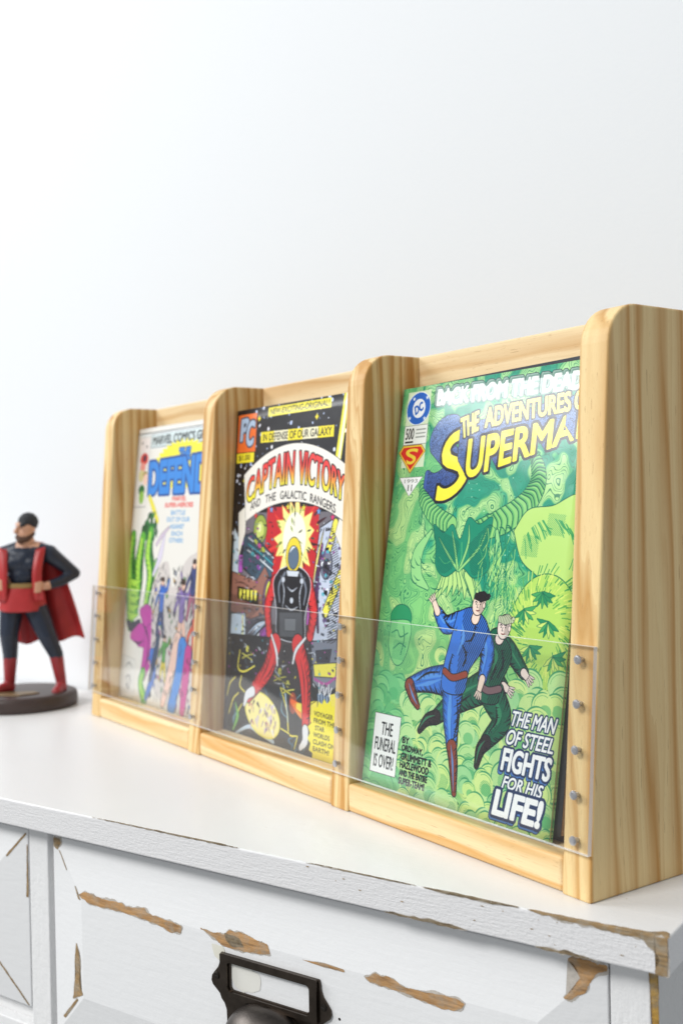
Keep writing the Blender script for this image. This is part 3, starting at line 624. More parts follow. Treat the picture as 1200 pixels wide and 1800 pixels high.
    c.poly([(5.5, 26), (29, 26), (29, 38.5), (5.5, 38.5)], (236, 240, 232), 1, (60, 70, 70), .2)
    c.text('500', Q4(7, 27.6, 15.5, 35), (30, 30, 34), .1); c.poly([(7, 36.2), (15.5, 36.2), (15.5, 37.4), (7, 37.4)], (60, 60, 60))
    for yq in (28.5, 31, 33.5): c.poly([(17.5, yq), (27.5, yq), (27.5, yq + .8), (17.5, yq + .8)], (150, 156, 150))
    c.ell(17.5, 14.6, 12.4, 11.2, (250, 252, 252)); c.ell(17.5, 14.6, 11.9, 10.7, (42, 104, 196)); c.ell(17.9, 14.6, 6.6, 6.4, (244, 248, 250), rot=.6)
    c.text('DC', ((13.2, 13.4), (20.8, 10.2), (22.6, 15.6), (15, 18.8)), (42, 104, 196), .35)
    for sx, sy in ((12, 7.8), (9.2, 20.6), (24.6, 21.8), (25.4, 8)):
        st = [(sx + (1.7 if q % 2 == 0 else .7) * math.sin(q * math.pi / 5), sy - (1.7 if q % 2 == 0 else .7) * math.cos(q * math.pi / 5)) for q in range(10)]; c.poly(st, (240, 246, 250))
    c.poly([(6, 39.2), (24.6, 39.2), (29, 43.6), (15.6, 57.5), (2, 43.6)], (236, 208, 70), 1, (120, 30, 30), .3); c.poly([(6.6, 40.3), (24.0, 40.3), (27.4, 43.8), (15.6, 55.6), (3.6, 43.8)], (214, 50, 46))
    c.text('S', ((9, 41.6), (22.6, 41.6), (19, 51.5), (11.4, 51.5)), (240, 214, 70), .35)
    c.poly([(5.6, 60.6), (29.2, 60.6), (17.2, 73)], (246, 248, 246), 1, (70, 80, 76), .2)
    c.text('1993', Q4(11, 61.8, 24.5, 64.2), (130, 136, 132)); c.text('11', Q4(15.3, 65.6, 19.4, 69.4), (40, 44, 44), .1)
    # lettering
    c.text('BACK FROM THE DEAD?', ((36, 4.2), (163, 6.4), (163, 16.4), (36, 14.2)), (240, 246, 242), .55, lines=((1.05, (120, 150, 140)),), shadow=(-1.2, -1.0, 6, (150, 182, 168)))
    blue = lambda x, y: np.stack((np.clip(70 + (60 - y) * 1.2, 40, 110) + 0 * x, np.clip(100 + (60 - y) * 1.4, 60, 160) + 0 * x, np.clip(170 + (60 - y) * 1.2, 120, 225) + 0 * x), -1)
    c.text('S', ((48, 36), (70.5, 31), (73, 68), (45, 79.5)), (250, 232, 58), .9, lines=((1.8, (24, 26, 46)),), shadow=(-12, -9, 40, blue))
    wr = lambda u, v: (71 + 86 * u + 24 * (u > 1), (39.5 - 8.5 * u) * (1 - v) + (63.5 - 18.5 * u) * v)
    c.text('UPERMA', None, (250, 232, 58), .75, lines=((1.5, (24, 26, 46)),), shadow=(-7.5, -8.5, 30, blue), warp=wr)
    c.text('N', ((159, 30.5), (169, 29.6), (169, 42), (159, 44.4)), (250, 232, 58), .75, lines=((1.5, (24, 26, 46)),), shadow=(-7.5, -8.5, 30, blue))
    c.text('THE', ((61, 25.5), (77, 21.8), (78, 33.6), (64, 38.0)), (248, 238, 110), .5, lines=((1.0, (40, 44, 60)),))
    c.text('ADVENTURES', ((83, 20.8), (151, 17.6), (152, 28.4), (84, 32.6)), (248, 238, 110), .45, lines=((.95, (40, 44, 60)),))
    c.text('OF', ((155, 17.6), (166, 17.2), (166, 27.4), (155, 28.2)), (248, 238, 110), .45, lines=((.95, (40, 44, 60)),))
    dots = (vnoise(h, w, 2.2, 77, 1) > .62) & (c.a[..., 2] > c.a[..., 0] * 1.35) & (c.a[..., 2] > c.a[..., 1] * 1.1) & (np.arange(h)[:, None] / k < 80) & (np.arange(w)[None] / k > 34); c.a[dots] *= .38
    # boxes and credits
    c.poly([(7, 214), (33, 214), (32.6, 251), (7, 251)], (240, 242, 240), 1, (40, 44, 44), .3)
    for s_, y0, x0, x1 in (('THE', 219, 14.6, 26), ('FUNERAL', 229, 9.6, 30.6), ('IS OVER!', 239.5, 10, 29.6)): c.text(s_, Q4(x0, y0, x1, y0 + 8), (30, 32, 34), .06)
    for s_, y0, x1, hh in (('BY', 225.2, 43, 3.6), ('ORDWAY,', 230, 57, 4.0), ('GRUMMETT &', 235, 66, 4.0), ('HAZLEWOOD', 240, 64, 4.0), ('AND THE ENTIRE', 245.2, 63.5, 3.6), ('SUPER-TEAM!', 249.9, 61.5, 3.9)): c.text(s_, Q4(36.6, y0, x1, y0 + hh), (18, 24, 26), .22)
    nv = (34, 52, 92); wh = (246, 248, 248)
    c.text('THE MAN', Q4(130, 196.5, 163.5, 204.5, 2.2), wh, .25, lines=((.75, nv),)); c.text('OF STEEL', Q4(127.6, 207, 164, 215, 2.2), wh, .25, lines=((.75, nv),))
    c.text('FIGHTS', Q4(126.4, 217.6, 163, 229.4, 1.6), wh, .55, lines=((1.1, nv),), shadow=(-1.0, 1.5, 6, (76, 124, 190)))
    c.text('FOR HIS', Q4(128.4, 232.4, 158.5, 239, 2), wh, .25, lines=((.75, nv),))
    c.text('LIFE!', Q4(123, 241, 159, 254.2, 2.2), wh, .9, lines=((1.5, nv),), shadow=(-1.0, 1.7, 6, (76, 124, 190)))
    return c.image('green_cover_print')

# ---- black space cover
def cover_space():
    c = Canvas((22, 22, 28)); r = random.Random(9); k = c.k; ink = (16, 16, 22)
    def stars(x0, x1, y0, y1, n):
        for i in range(n):
            x, y = r.uniform(x0, x1), r.uniform(y0, y1); R = r.choice((.5, .6, .8, 1.0, 1.6)); c.ell(x, y, R, R, r.choice(((190, 206, 240), (220, 228, 246), (170, 190, 232), (240, 240, 244))))
    stars(30, 150, 0, 40, 64); stars(150, 168, 0, 60, 22); stars(0, 34, 44, 110, 34)
    for x, y in ((36, 9), (119, 14), (17, 58)): c.poly([(x + (2.6 if q % 2 == 0 else 1.5) * math.cos(q * .785), y + (2.6 if q % 2 == 0 else 1.5) * math.sin(q * .785)) for q in range(8)], (242, 224, 40))
    c.poly([(153, 0), (160, 0), (152, 50), (145, 48)], (240, 230, 60)); c.poly([(155.5, 0), (158.6, 0), (151, 50), (148, 49)], (250, 248, 214))
    # picture inside the arch: grey steel room, red burst, machines
    c.poly([(20, 84), (160, 84), (166, 140), (166, 182), (4, 182), (6, 120)], (112, 108, 116))
    c.poly([(56, 80), (128, 80), (134, 150), (54, 140)], (196, 34, 44))
    for i in range(40):
        x, y = r.uniform(56, 130), r.uniform(80, 145); c.brush([(x, y), (x + (x - 95) * .2, y + (y - 105) * .2), (x + (x - 95) * .34, y + (y - 105) * .34)], [2.4, 1.8, .2], r.choice(((60, 18, 30), (90, 22, 36), (226, 60, 50))))
    bp = [];
    for q in range(30): a = q * 2 * math.pi / 30; R = (1 if q % 2 else .74) * r.uniform(.85, 1.1); bp.append((97 + 27 * R * math.cos(a), 104 + 32 * R * math.sin(a)))
    c.poly(bp, (246, 240, 150), 1, (240, 120, 50), .6); c.ell(97, 104, 16, 20, (250, 250, 226))
    for i in range(34):
        a = r.uniform(0, 6.28); d = r.uniform(4, 24); x, y = 97 + d * math.cos(a), 102 + d * math.sin(a); c.brush([(x, y), (x + 3 * math.cos(a), y + 3 * math.sin(a)), (x + 6 * math.cos(a), y + 6 * math.sin(a))], [.3, r.uniform(.8, 2.4), .2], r.choice(((30, 30, 36), (70, 74, 60), (130, 150, 60))))
    # left: cannon-like machine
    c.ell(46, 97, 10, 11, (150, 168, 70), line=ink, lw=.7); c.ell(46, 98, 6.4, 7.4, (196, 210, 110), line=ink, lw=.3); c.ell(45, 96, 2.6, 3.4, (232, 236, 170))
    c.poly([(18, 104), (34, 100), (68, 118), (66, 134), (40, 136), (16, 126)], (64, 92, 112), 1, ink, .7)
    for y in (104, 109, 114): c.brush([(28, y), (48, y + 7), (68, y + 15)], [1.6, 1.8, 1.4], r.choice(((120, 190, 200), (210, 220, 228), (70, 160, 176))), ink, .35)
    for x, y, cl in ((40, 107, (206, 220, 70)), (46, 110, (214, 90, 160)), (52, 113, (206, 220, 70)), (44, 119, (176, 80, 170)), (36, 117, (90, 200, 210)), (46, 127, (160, 90, 190))): c.ell(x, y, 3.0, 1.9, cl, rot=.4, line=ink, lw=.3)
    c.poly([(14, 100), (20, 98), (20, 132), (14, 132)], (178, 90, 190), 1, ink, .5); c.poly([(14, 110), (20, 110), (20, 118), (14, 118)], (40, 44, 60)); c.poly([(4, 96), (12, 104), (14, 136), (4, 134)], (196, 214, 226), 1, ink, .5)
    c.poly([(4, 132), (44, 138), (56, 126), (66, 138), (60, 162), (36, 168), (4, 164)], (150, 104, 92), 1, ink, .6)
    for i in range(6): c.brush([(8 + i * 2, 141 + i * 4), (20 + i * 3, 140 + i * 4), (34 + i * 2, 143 + i * 4)], [.2, 1.4, .2], (84, 54, 50))
    c.poly([(14, 143), (48, 147), (48, 157), (14, 153)], (40, 34, 30))
    for x in (17, 23, 29, 35, 41): c.poly([(x, 145), (x + 4, 145.4), (x + 3.4, 153.5), (x + .4, 153)], (238, 232, 90))
    c.poly([(6, 166), (28, 164), (30, 196), (12, 214), (4, 214)], (190, 208, 226), 1, ink, .7)
    c.brush([(24, 166), (24, 190), (10, 204)], [1.4, 1.8, 1.2], (236, 228, 80)); c.poly([(30, 170), (66, 164), (62, 176), (34, 206), (30, 206)], (74, 72, 84))
    for i in range(9): c.brush([(32, 206 - i * 3.6), (48, 184 - i * 1.8), (64, 170 - i * .4)], [.2, 1.5, .3], r.choice(((186, 210, 236), (40, 40, 50), (226, 232, 240), (150, 110, 170))))
    c.poly([(52, 176), (64, 170), (62, 200), (54, 206)], (150, 70, 160), 1, ink, .4); c.ell(61, 148, 6, 13, (120, 90, 120), rot=.2, line=ink, lw=.7); c.ell(62, 146, 3.4, 9, (224, 228, 90), rot=.2, line=ink, lw=.4)
    # right: tall machine with tubes
    c.poly([(131, 96), (146, 90), (158, 108), (162, 140), (156, 178), (128, 182), (126, 130)], (196, 206, 226), 1, ink, .8)
    c.brush([(150, 92), (146, 104), (140, 116)], [6, 6, 6], (240, 232, 90), ink, .7); c.brush([(162, 124), (152, 140), (142, 156)], [7, 7, 7], (240, 232, 90), ink, .7); c.brush([(134, 108), (130, 140), (134, 170)], [3, 5, 2], (80, 40, 84), ink, .5)
    c.ell(141, 122, 7, 10, (120, 124, 146), line=ink, lw=.7); c.ell(141, 124, 4, 6, (60, 56, 74), line=ink, lw=.3)
    for i in range(46):
        x, y = r.uniform(129, 160), r.uniform(104, 178); c.poly([(x, y), (x + r.uniform(1, 5), y - .5), (x + r.uniform(1, 5), y + r.uniform(1, 4)), (x, y + 2)], r.choice((ink, ink, (90, 70, 120), (236, 240, 246), (170, 74, 170), (90, 180, 200))))
    c.poly([(120, 150), (126, 146), (124, 178), (118, 176)], (190, 80, 180), 1, ink, .5); c.poly([(136, 96), (130, 120), (124, 140), (128, 118)], (240, 226, 130), 1, ink, .4)
    # lower half: dark control deck with piping
    c.poly([(0, 182), (168, 176), (168, 260), (0, 260)], (30, 29, 34)); c.poly([(64, 170), (124, 166), (126, 214), (60, 216)], (62, 54, 56))
    for i in range(30):
        x, y = r.uniform(4, 166), r.uniform(186, 258); c.brush([(x, y), (x + r.uniform(-10, 10), y + r.uniform(4, 12)), (x + r.uniform(-12, 12), y + r.uniform(10, 22))], [.3, r.uniform(.8, 2.6), .3], r.choice(((60, 58, 68), (84, 84, 96), (14, 14, 18), (52, 100, 130), (104, 150, 170))))
    yl = (238, 226, 80)
    for q in ([(22, 194), (20, 208), (30, 210), (46, 204)], [(26, 214), (24, 222), (32, 226)], [(4, 232), (8, 222), (16, 216)], [(8, 246), (14, 234), (22, 228)], [(18, 256), (22, 244), (28, 236)], [(86, 216), (96, 232), (100, 248), (112, 248)], [(88, 246), (100, 248)], [(112, 248), (108, 258)], [(126, 222), (150, 216), (164, 214)]): c.brush(q, [1.2, 1.6, 1.2], yl, ink, .4)
    c.brush([(16, 258), (22, 246), (18, 236)], [2, 4, 1], (120, 190, 80)); c.brush([(70, 200), (90, 214), (98, 240)], [.6, 1.6, .8], (190, 214, 236)); c.brush([(16, 262), (40, 252), (56, 254), (78, 258)], [2, 3.4, 4, 3], (196, 216, 236), ink, .4)
    for x, y in ((34, 192), (84, 204), (96, 212)):
        c.ell(x, y, 2.6, 2.8, (214, 210, 84), line=ink, lw=.3); c.brush([(x - 8, y + 8), (x, y + 5), (x + 9, y + 3)], [1, 1.2, 1], (214, 210, 84), ink, .3); c.brush([(x - 8, y + 4), (x, y + 6), (x + 8, y + 8)], [1, 1.2, 1], (214, 210, 84), ink, .3)
    c.brush([(124, 232), (112, 228), (102, 224)], [12, 9, 4], (244, 140, 50)); c.brush([(134, 226), (120, 227), (106, 226)], [10, 8, 3], (246, 226, 90)); c.ell(104, 225, 5, 8, (230, 80, 40), al=.6); c.brush([(164, 214), (146, 220), (128, 228)], [9, 10, 9], (240, 226, 90), ink, .4)
    c.ell(60, 240, 26, 15, (242, 232, 150), rot=.25, line=yl, lw=1.2)
    for i in range(40): x, y = 60 + r.uniform(-20, 20), 240 + r.uniform(-11, 11); c.brush([(x, y), (x + r.uniform(-4, 4), y + r.uniform(2, 6))], [r.uniform(.8, 3), .5], r.choice(((150, 120, 150), (206, 190, 210), (60, 50, 60), (236, 236, 240), (190, 120, 110))))
    c.poly([(136, 214), (150, 210), (156, 240), (140, 240)], (70, 96, 130), 1, ink, .5)
    for i in range(5): c.line([(138 + i * 3.4, 214 - i), (141 + i * 3.2, 240)], (190, 206, 226), .8)
    c.poly([(126, 178), (158, 174), (160, 206), (146, 214), (130, 206)], (120, 126, 142), 1, ink, .7); c.poly([(132, 184), (152, 181), (150, 190), (134, 192)], (54, 54, 66), 1, ink, .3); c.poly([(130, 194), (158, 190), (158, 200), (132, 202)], (232, 224, 90), 1, ink, .4); c.brush([(132, 204), (146, 206), (158, 200)], [2, 2, 2], (170, 80, 150))
    for x0 in (138, 144, 150): c.line([(x0, 206), (x0 + 1, 214), (x0 + 4, 208)], (236, 238, 244), 1.0)
    for i in range(420):                                           # machine clutter: short ink strokes, lit edges, rivets
        side = r.random(); x = r.uniform(4, 66) if side < .42 else r.uniform(122, 164) if side < .8 else r.uniform(58, 130); y = r.uniform(92, 214) if side < .8 else r.uniform(182, 214)
        if r.random() < .5: c.brush([(x, y), (x + r.uniform(-3, 5), y + r.uniform(-1, 2)), (x + r.uniform(-3, 8), y + r.uniform(-2, 4))], [.2, r.uniform(.5, 1.7), .1], r.choice((ink, ink, (30, 32, 44), (212, 222, 234), (96, 120, 140))))
        elif r.random() < .6: c.ell(x, y, r.uniform(.4, 1.1), r.uniform(.4, 1.0), r.choice((ink, (228, 232, 238), (90, 190, 206), (206, 90, 176), (236, 226, 80))), line=ink, lw=.15)
        else: w_ = r.uniform(1.5, 4); c.poly([(x, y), (x + w_, y + .4), (x + w_, y + 1.6), (x, y + 1.2)], r.choice(((150, 164, 184), (74, 84, 104), (30, 30, 40), (166, 84, 170))), 1, ink, .2)
    for P_, an in (([(18, 104), (34, 100), (60, 114), (40, 136), (16, 126)], .7), ([(4, 150), (60, 152), (36, 168), (4, 164)], .2), ([(146, 92), (162, 130), (156, 176), (146, 178)], 1.2), ([(60, 186), (126, 180), (126, 214), (60, 216)], .4), ([(34, 180), (64, 168), (34, 206)], 1.0)): c.hatch(P_, an, 1.7, .33, ink, .85)
    # an anonymous astronaut: round helmet with a blank visor, dark suit, red sleeves and legs
    red = (216, 52, 54)
    for side, pts in ((-1, [(72, 138), (63, 156), (66, 176)]), (1, [(119, 138), (127, 156), (124, 174)])): c.brush(pts, [12, 10, 8], red, ink, .7); c.feather(pts, [12, 10, 8], side, (50, 8, 16), 1.3, .5, .9); c.feather(pts, [12, 10, 8], -side, (90, 14, 24), 1.6, .35, .8)
    c.poly(c.curve([(78, 128), (96, 124), (114, 128), (122, 138), (116, 160), (114, 178), (80, 178), (76, 158), (70, 138), (78, 128)]), (26, 24, 30), 1, (214, 220, 230), .7)
    c.poly([(80, 160), (112, 158), (114, 176), (82, 178)], (76, 78, 84), 1, ink, .4); c.poly([(88, 164), (104, 163), (104, 172), (89, 173)], (110, 114, 120), 1, ink, .3)
    for q in ([(80, 132), (86, 144), (84, 158)], [(114, 132), (108, 144), (110, 158)], [(90, 140), (97, 143), (104, 140)], [(88, 154), (97, 157), (106, 154)]): c.brush(q, [.4, 1.5, .4], (196, 204, 216)); c.feather(q, [1.4, 1.4, 1.4], 1, (92, 98, 112), 1.6, 1.8, .5)
    c.brush([(86, 130), (78, 140), (80, 152)], [2.6, 2.2, 1.6], (120, 128, 142), ink, .3); c.brush([(108, 130), (116, 140), (114, 152)], [2.6, 2.2, 1.6], (120, 128, 142), ink, .3)
    for x, y in ((84, 135), (110, 135), (97, 150)): c.ell(x, y, 2.4, 2.2, (196, 204, 216), line=ink, lw=.3)
    c.ell(97, 116, 10.5, 13, (240, 216, 60), line=ink, lw=.6); c.ell(97, 118, 7.4, 8.6, (92, 112, 134), line=ink, lw=.4); c.brush([(92, 114), (95, 111), (99, 110)], [.6, 2.0, .6], (226, 236, 244)); c.poly([(88, 128), (106, 128), (104, 132), (90, 132)], (210, 218, 228), 1, ink, .4)
    c.brush([(76, 184), (66, 204), (46, 222), (38, 230)], [16, 15, 11, 7], red, ink, .7); c.brush([(108, 182), (118, 200), (122, 222), (122, 246)], [16, 15, 11, 8], red, ink, .7); c.feather([(108, 182), (118, 200), (122, 222), (122, 246)], [16, 15, 11, 8], -1, (50, 8, 16), 1.4, .45, 1.0); c.feather([(76, 184), (66, 204), (46, 222), (38, 230)], [16, 15, 11, 7], 1, (50, 8, 16), 1.4, .45, 1.0); c.feather([(76, 184), (66, 204), (46, 222), (38, 230)], [16, 15, 11, 7], -1, (110, 18, 28), 1.8, .3, .8)
    for q in ([(72, 190), (64, 204), (54, 216)], [(78, 194), (70, 206), (60, 214)], [(112, 192), (118, 206), (120, 224)], [(118, 196), (124, 210), (124, 228)]): c.brush(q, [.3, 1.5, .3], (70, 14, 22))
    c.brush([(44, 224), (36, 228), (32, 236)], [8, 7, 3], (226, 230, 236), ink, .5); c.brush([(122, 242), (122, 250), (116, 256)], [8, 7, 4], (226, 230, 236), ink, .5); c.brush([(70, 178), (78, 190), (80, 200)], [2, 3, 2], (226, 230, 236), ink, .3); c.brush([(118, 176), (106, 186), (102, 196)], [2, 3, 2], (226, 230, 236), ink, .3)
    # arch with the title
    top = lambda u: 57 - 86 * u * (1 - u) + 2 * u * 0; bot = lambda u: 78.5 - 60 * u * (1 - u)
    uu = np.linspace(0, 1, 40); P = [(16 + 147 * a, top(a) - 3.5) for a in uu] + [(160 - 138 * a, bot(1 - a) + 12.5) for a in uu]
    c.poly([(10, 84), (22, 78), (22, 100), (13, 120)], (236, 232, 220)); c.poly([(158, 80), (166, 86), (164, 118), (150, 100)], (236, 232, 220), 1, ink, .3)
    c.poly(P, (240, 236, 226), 1, ink, .35)
    grad = lambda x, y: (lambda t_: np.stack((232 + 14 * t_, 62 + 172 * t_, 60 + 6 * t_), -1))(np.clip((y - (52 - 52 * ((x - 16) / 147) * (1 - (x - 16) / 147) + 8)) / 15, 0, 1))
    def wr(a, b):
        def f(u, v): t_ = a + (b - a) * u; return (22 + 136 * t_, (59.5 - 86 * t_ * (1 - t_)) * (1 - v) + (77 - 58 * t_ * (1 - t_)) * v)
        return f
    for s_, a, b in (('CAPTAIN', .0, .515), ('VICTORY', .565, 1.0)): c.text(s_, None, grad, .45, lines=((.9, ink),), warp=wr(a, b))
    for s_, a, b in (('AND', .0, .125), ('THE', .19, .32), ('GALACTIC', .375, .68), ('RANGERS', .725, 1.0)):
        c.text(s_, None, (34, 34, 38), .16, warp=(lambda a, b: lambda u, v: (29 + 120 * (a + (b - a) * u), 76.2 - 40 * (a + (b - a) * u) * (1 - (a + (b - a) * u)) + 6.2 * v + (a + (b - a) * u) * 3))(a, b))
    for i, x in enumerate((38, 62, 86, 108, 128, 146)):
        y = 85 - 36 * ((x - 29) / 120) * (1 - (x - 29) / 120) + 4; c.poly([(x + (3 if q % 2 == 0 else 1.3) * math.sin(q * math.pi / 5), y - (3 if q % 2 == 0 else 1.3) * math.cos(q * math.pi / 5)) for q in range(10)], ((220, 60, 60), (110, 160, 220), (230, 220, 60), (230, 220, 60), (110, 160, 220), (220, 60, 120))[i], 1, ink, .2)
    c.poly([(50, 1.6), (137, 1.4), (137, 8.8), (50, 8.8)], (242, 228, 52)); c.text('NEW-EXCITING-ORIGINAL!', Q4(52.5, 2.8, 134, 7.2, .8), (30, 30, 30), .08)
    for i in range(5): c.poly([(40 + i * 20.4, 20.2 + i * .3), (60.4 + i * 20.4, 20.5 + i * .3), (60.4 + i * 20.4, 29 + i * .3), (40 + i * 20.4, 28.7 + i * .3)], ((244, 226, 40), (240, 234, 200))[i % 2] if i else (244, 226, 40))
    c.text('IN DEFENSE OF OUR GALAXY', Q4(43.5, 21.8, 139, 27.6, 0, -1), (26, 26, 26), .16)
    c.poly([(2, 4), (32, 4), (32, 35), (2, 35)], (238, 112, 44)); c.poly([(2, 35.6), (30.5, 35.6), (30.5, 43.5), (2, 43.5)], (240, 224, 44)); c.text('$1.00', Q4(6, 37, 24, 42), (60, 54, 30), .1)
    c.text('P', ((8, 8.5), (19.5, 7.5), (18, 24), (7, 25)), (174, 196, 222), .9, lines=((1.4, (80, 84, 96)),)); c.text('C', ((18, 11), (29.5, 10), (27, 29), (16.5, 30)), (174, 196, 222), .9, lines=((1.4, (80, 84, 96)),))
    # yellow burst low on the right
    bp = [(149 + (24 if q % 2 else 20.5) * math.cos(q * math.pi / 20), 243 + (27 if q % 2 else 23.5) * math.sin(q * math.pi / 20)) for q in range(40)]; c.poly(bp, (242, 230, 52))
    for i, s_ in enumerate(('VOYAGER', 'FROM THE', 'STAR', 'WORLDS', 'CLASH ON', 'EARTH!')): c.text(s_, Q4(133 + (2 if i == 2 else 0), 226.5 + i * 5, 133 + len(s_) * 3.4, 229.8 + i * 5), (70, 64, 20), .1)
    return c.image('space_cover_print')

# ---- white cover
def cover_white():
    c = Canvas((226, 224, 217)); r = random.Random(12); ink = (24, 28, 36)
    c.poly([(0, 4.6), (168, 4.6), (168, 21), (0, 21)], (226, 232, 232)); c.poly([(30, 7), (168, 7), (168, 19.4), (30, 19.4)], (206, 220, 222), 1, ink, .5)
    c.text('MARVEL COMICS GROUP', Q4(34, 9.2, 163, 17.2), (44, 52, 54), .35)
    c.line([(0, 5), (168, 5)], ink, .9)
    c.poly([(2, 8), (29, 8), (28, 76), (2, 76)], (224, 222, 218), 1, (120, 120, 120), .2)
    c.poly([(4, 10), (27, 10), (27, 22), (4, 22)], (234, 226, 222)); c.ell(10, 14, 1.6, 1.6, (110, 110, 110)); c.ell(21, 18, 1.6, 1.6, (120, 120, 120))
    for x, y, rx, ry, cl in ((17, 30, 9, 6, (218, 74, 70)), (18, 29, 3.6, 3.4, (44, 50, 80)), (15, 38, 6, 5, (232, 150, 140)), (13, 46, 6, 6, (214, 206, 150)), (22, 45, 5, 3, (150, 130, 60)), (23, 50, 5, 6, (238, 200, 184)), (16, 60, 7, 5, (34, 110, 64)), (17, 67, 5.4, 6.4, (140, 190, 80))): c.ell(x, y, rx, ry, cl)
    c.line([(0, 76.5), (28, 76.5)], (150, 156, 156), .7)
    for i in range(16):                                            # yellow rays behind the title
        a = math.radians(200 + i * 9.5); c.brush([(100, 52), (100 + 30 * math.cos(a), 48 + 22 * math.sin(a)), (100 + 62 * math.cos(a), 46 + 30 * math.sin(a))], [10, 13, 3], (240, 230, 64))
    c.poly([(48, 60), (168, 60), (168, 30), (60, 28)], (240, 230, 64)); bl = (52, 134, 216); db = (28, 78, 150)
    c.text('THE', Q4(93, 24, 114, 34), bl, .6, lines=((1.1, db),))
    c.text('DEFENDERS', ((31.5, 34.5), (198, 30), (200, 63), (33.5, 64)), bl, 1.5, lines=((2.1, db),))
    for s_, y, x0, x1, cl in (('MARVEL', 67.6, 86, 114, (218, 74, 68)), ('SUPER-HEROES', 73.4, 72, 128, (218, 74, 68)), ('BATTLE', 80.4, 86, 114, (118, 166, 208)), ('OUT OF OUR', 86.6, 78, 124, (118, 166, 208)), ('AGAINST', 93, 86, 114, (118, 166, 208)), ('EACH', 99.4, 90, 112, (118, 166, 208)), ('OTHER!', 105.6, 86, 114, (118, 166, 208))): c.text(s_, Q4(x0, y, x1, y + 4), cl, .18)
    c.brush([(36, 67), (47, 78), (58, 90)], [5, 6, 5], (228, 218, 70), (150, 140, 50), .3)
    # a tall leafy plant with a draped purple pot cloth stands on the left; small anonymous dancers on the right
    dg, mg, lg = (26, 104, 60), (88, 172, 62), (168, 216, 84)
    for i in range(26):
        x, y = r.uniform(32, 56), r.uniform(80, 102); a = r.uniform(.6, 2.6); c.brush([(x, y), (x + 6 * math.cos(a), y + 6 * math.sin(a)), (x + 10 * math.cos(a), y + 11 * math.sin(a))], [1, 6, .5], r.choice((dg, (20, 84, 50), (44, 130, 66))), (14, 60, 40), .3)
    for x0, pts, wd in ((0, [(6, 104), (2, 130), (10, 160), (14, 190)], [10, 24, 22, 12]), (1, [(28, 106), (24, 130), (26, 150), (22, 176)], [12, 18, 16, 12]), (2, [(46, 100), (44, 120), (52, 140), (46, 168)], [10, 17, 17, 9]), (3, [(62, 128), (66, 150), (64, 172), (72, 190)], [5, 12, 12, 5])):
        c.brush(pts, wd, mg, (20, 80, 44), .7); c.brush([(p[0] - 2.5, p[1] + 2) for p in pts], [q * .42 for q in wd], lg); c.brush([(p[0] + wd[1] * .3, p[1] + 3) for p in pts], [.5, 3.4, 3, .4], dg); c.feather(pts, wd, -1, (12, 60, 36), 2.2, .5, 1.5); c.feather(pts, wd, 1, (24, 92, 50), 2.6, .4, 1.3)
    for y in (146, 154, 162, 170, 178, 186): c.brush([(4, y), (16, y + 4), (30, y + 1)], [1, 7, 1], lg, (48, 130, 50), .6)
    pu, pd = (188, 48, 160), (96, 22, 96)
    c.brush([(8, 188), (18, 192), (34, 186)], [6, 10, 6], (30, 40, 66)); c.brush([(38, 176), (48, 180), (58, 196), (70, 204)], [8, 26, 30, 18], pu, pd, .7); c.brush([(20, 200), (36, 198), (52, 200)], [8, 22, 18], pu, pd, .5); c.brush([(60, 198), (58, 214), (50, 234)], [24, 22, 11], pu, pd, .7)
    for q in ([(40, 186), (52, 194), (60, 206)], [(56, 204), (58, 216), (52, 230)], [(24, 204), (36, 206), (46, 202)]): c.brush(q, [.5, 3.4, .5], pd)
    c.brush([(50, 232), (46, 242), (56, 256)], [10, 9, 12], mg, (20, 80, 44), .5); c.brush([(48, 234), (46, 244), (54, 254)], [3, 4, 4], lg)
    c.poly([(3, 220), (32, 222), (32, 259), (3, 259)], (222, 222, 218), 1, (150, 150, 150), .3)
    for q in ([(10, 230), (18, 226), (26, 230)], [(10, 242), (18, 238), (26, 244)], [(12, 246), (20, 250), (26, 242)], [(14, 238), (17, 248), (24, 236)]): c.brush(q, [.4, 1.4, .4], (110, 112, 116))
    def dancer(x, y, s, top, leg, skin=(232, 192, 172), lean=0):
        for sg in (-1, 1): c.brush([(x, y + 22 * s), (x + sg * 5 * s + lean, y + 38 * s), (x + sg * 9 * s + lean, y + 56 * s)], [8 * s, 6.5 * s, 4 * s], leg, ink, .5)
        for sg in (-1, 1): c.brush([(x + sg * 5 * s, y + 6 * s), (x + sg * 12 * s, y + (2 if sg > 0 else 14) * s), (x + sg * 16 * s, y - (8 if sg > 0 else -22) * s)], [5 * s, 4.4 * s, 3 * s], top, ink, .5)
        c.brush([(x, y + 2 * s), (x, y + 12 * s), (x, y + 25 * s)], [13 * s, 11 * s, 10 * s], top, ink, .5); c.ell(x, y - 5 * s, 4 * s, 5 * s, skin, line=ink, lw=.4); c.ell(x, y - 8 * s, 4.6 * s, 3 * s, (60, 44, 36))
    c.brush([(60, 112), (70, 104), (84, 96)], [3, 4, 2], (206, 190, 210), ink, .3); c.brush([(58, 140), (70, 122), (76, 104)], [4, 8, 3], (214, 208, 226), (120, 110, 140), .4)
    c.poly(c.curve([(58, 150), (70, 132), (88, 128), (100, 150), (112, 136), (134, 120), (166, 126), (166, 250), (110, 256), (70, 240), (62, 190), (58, 150)]), (206, 200, 196))
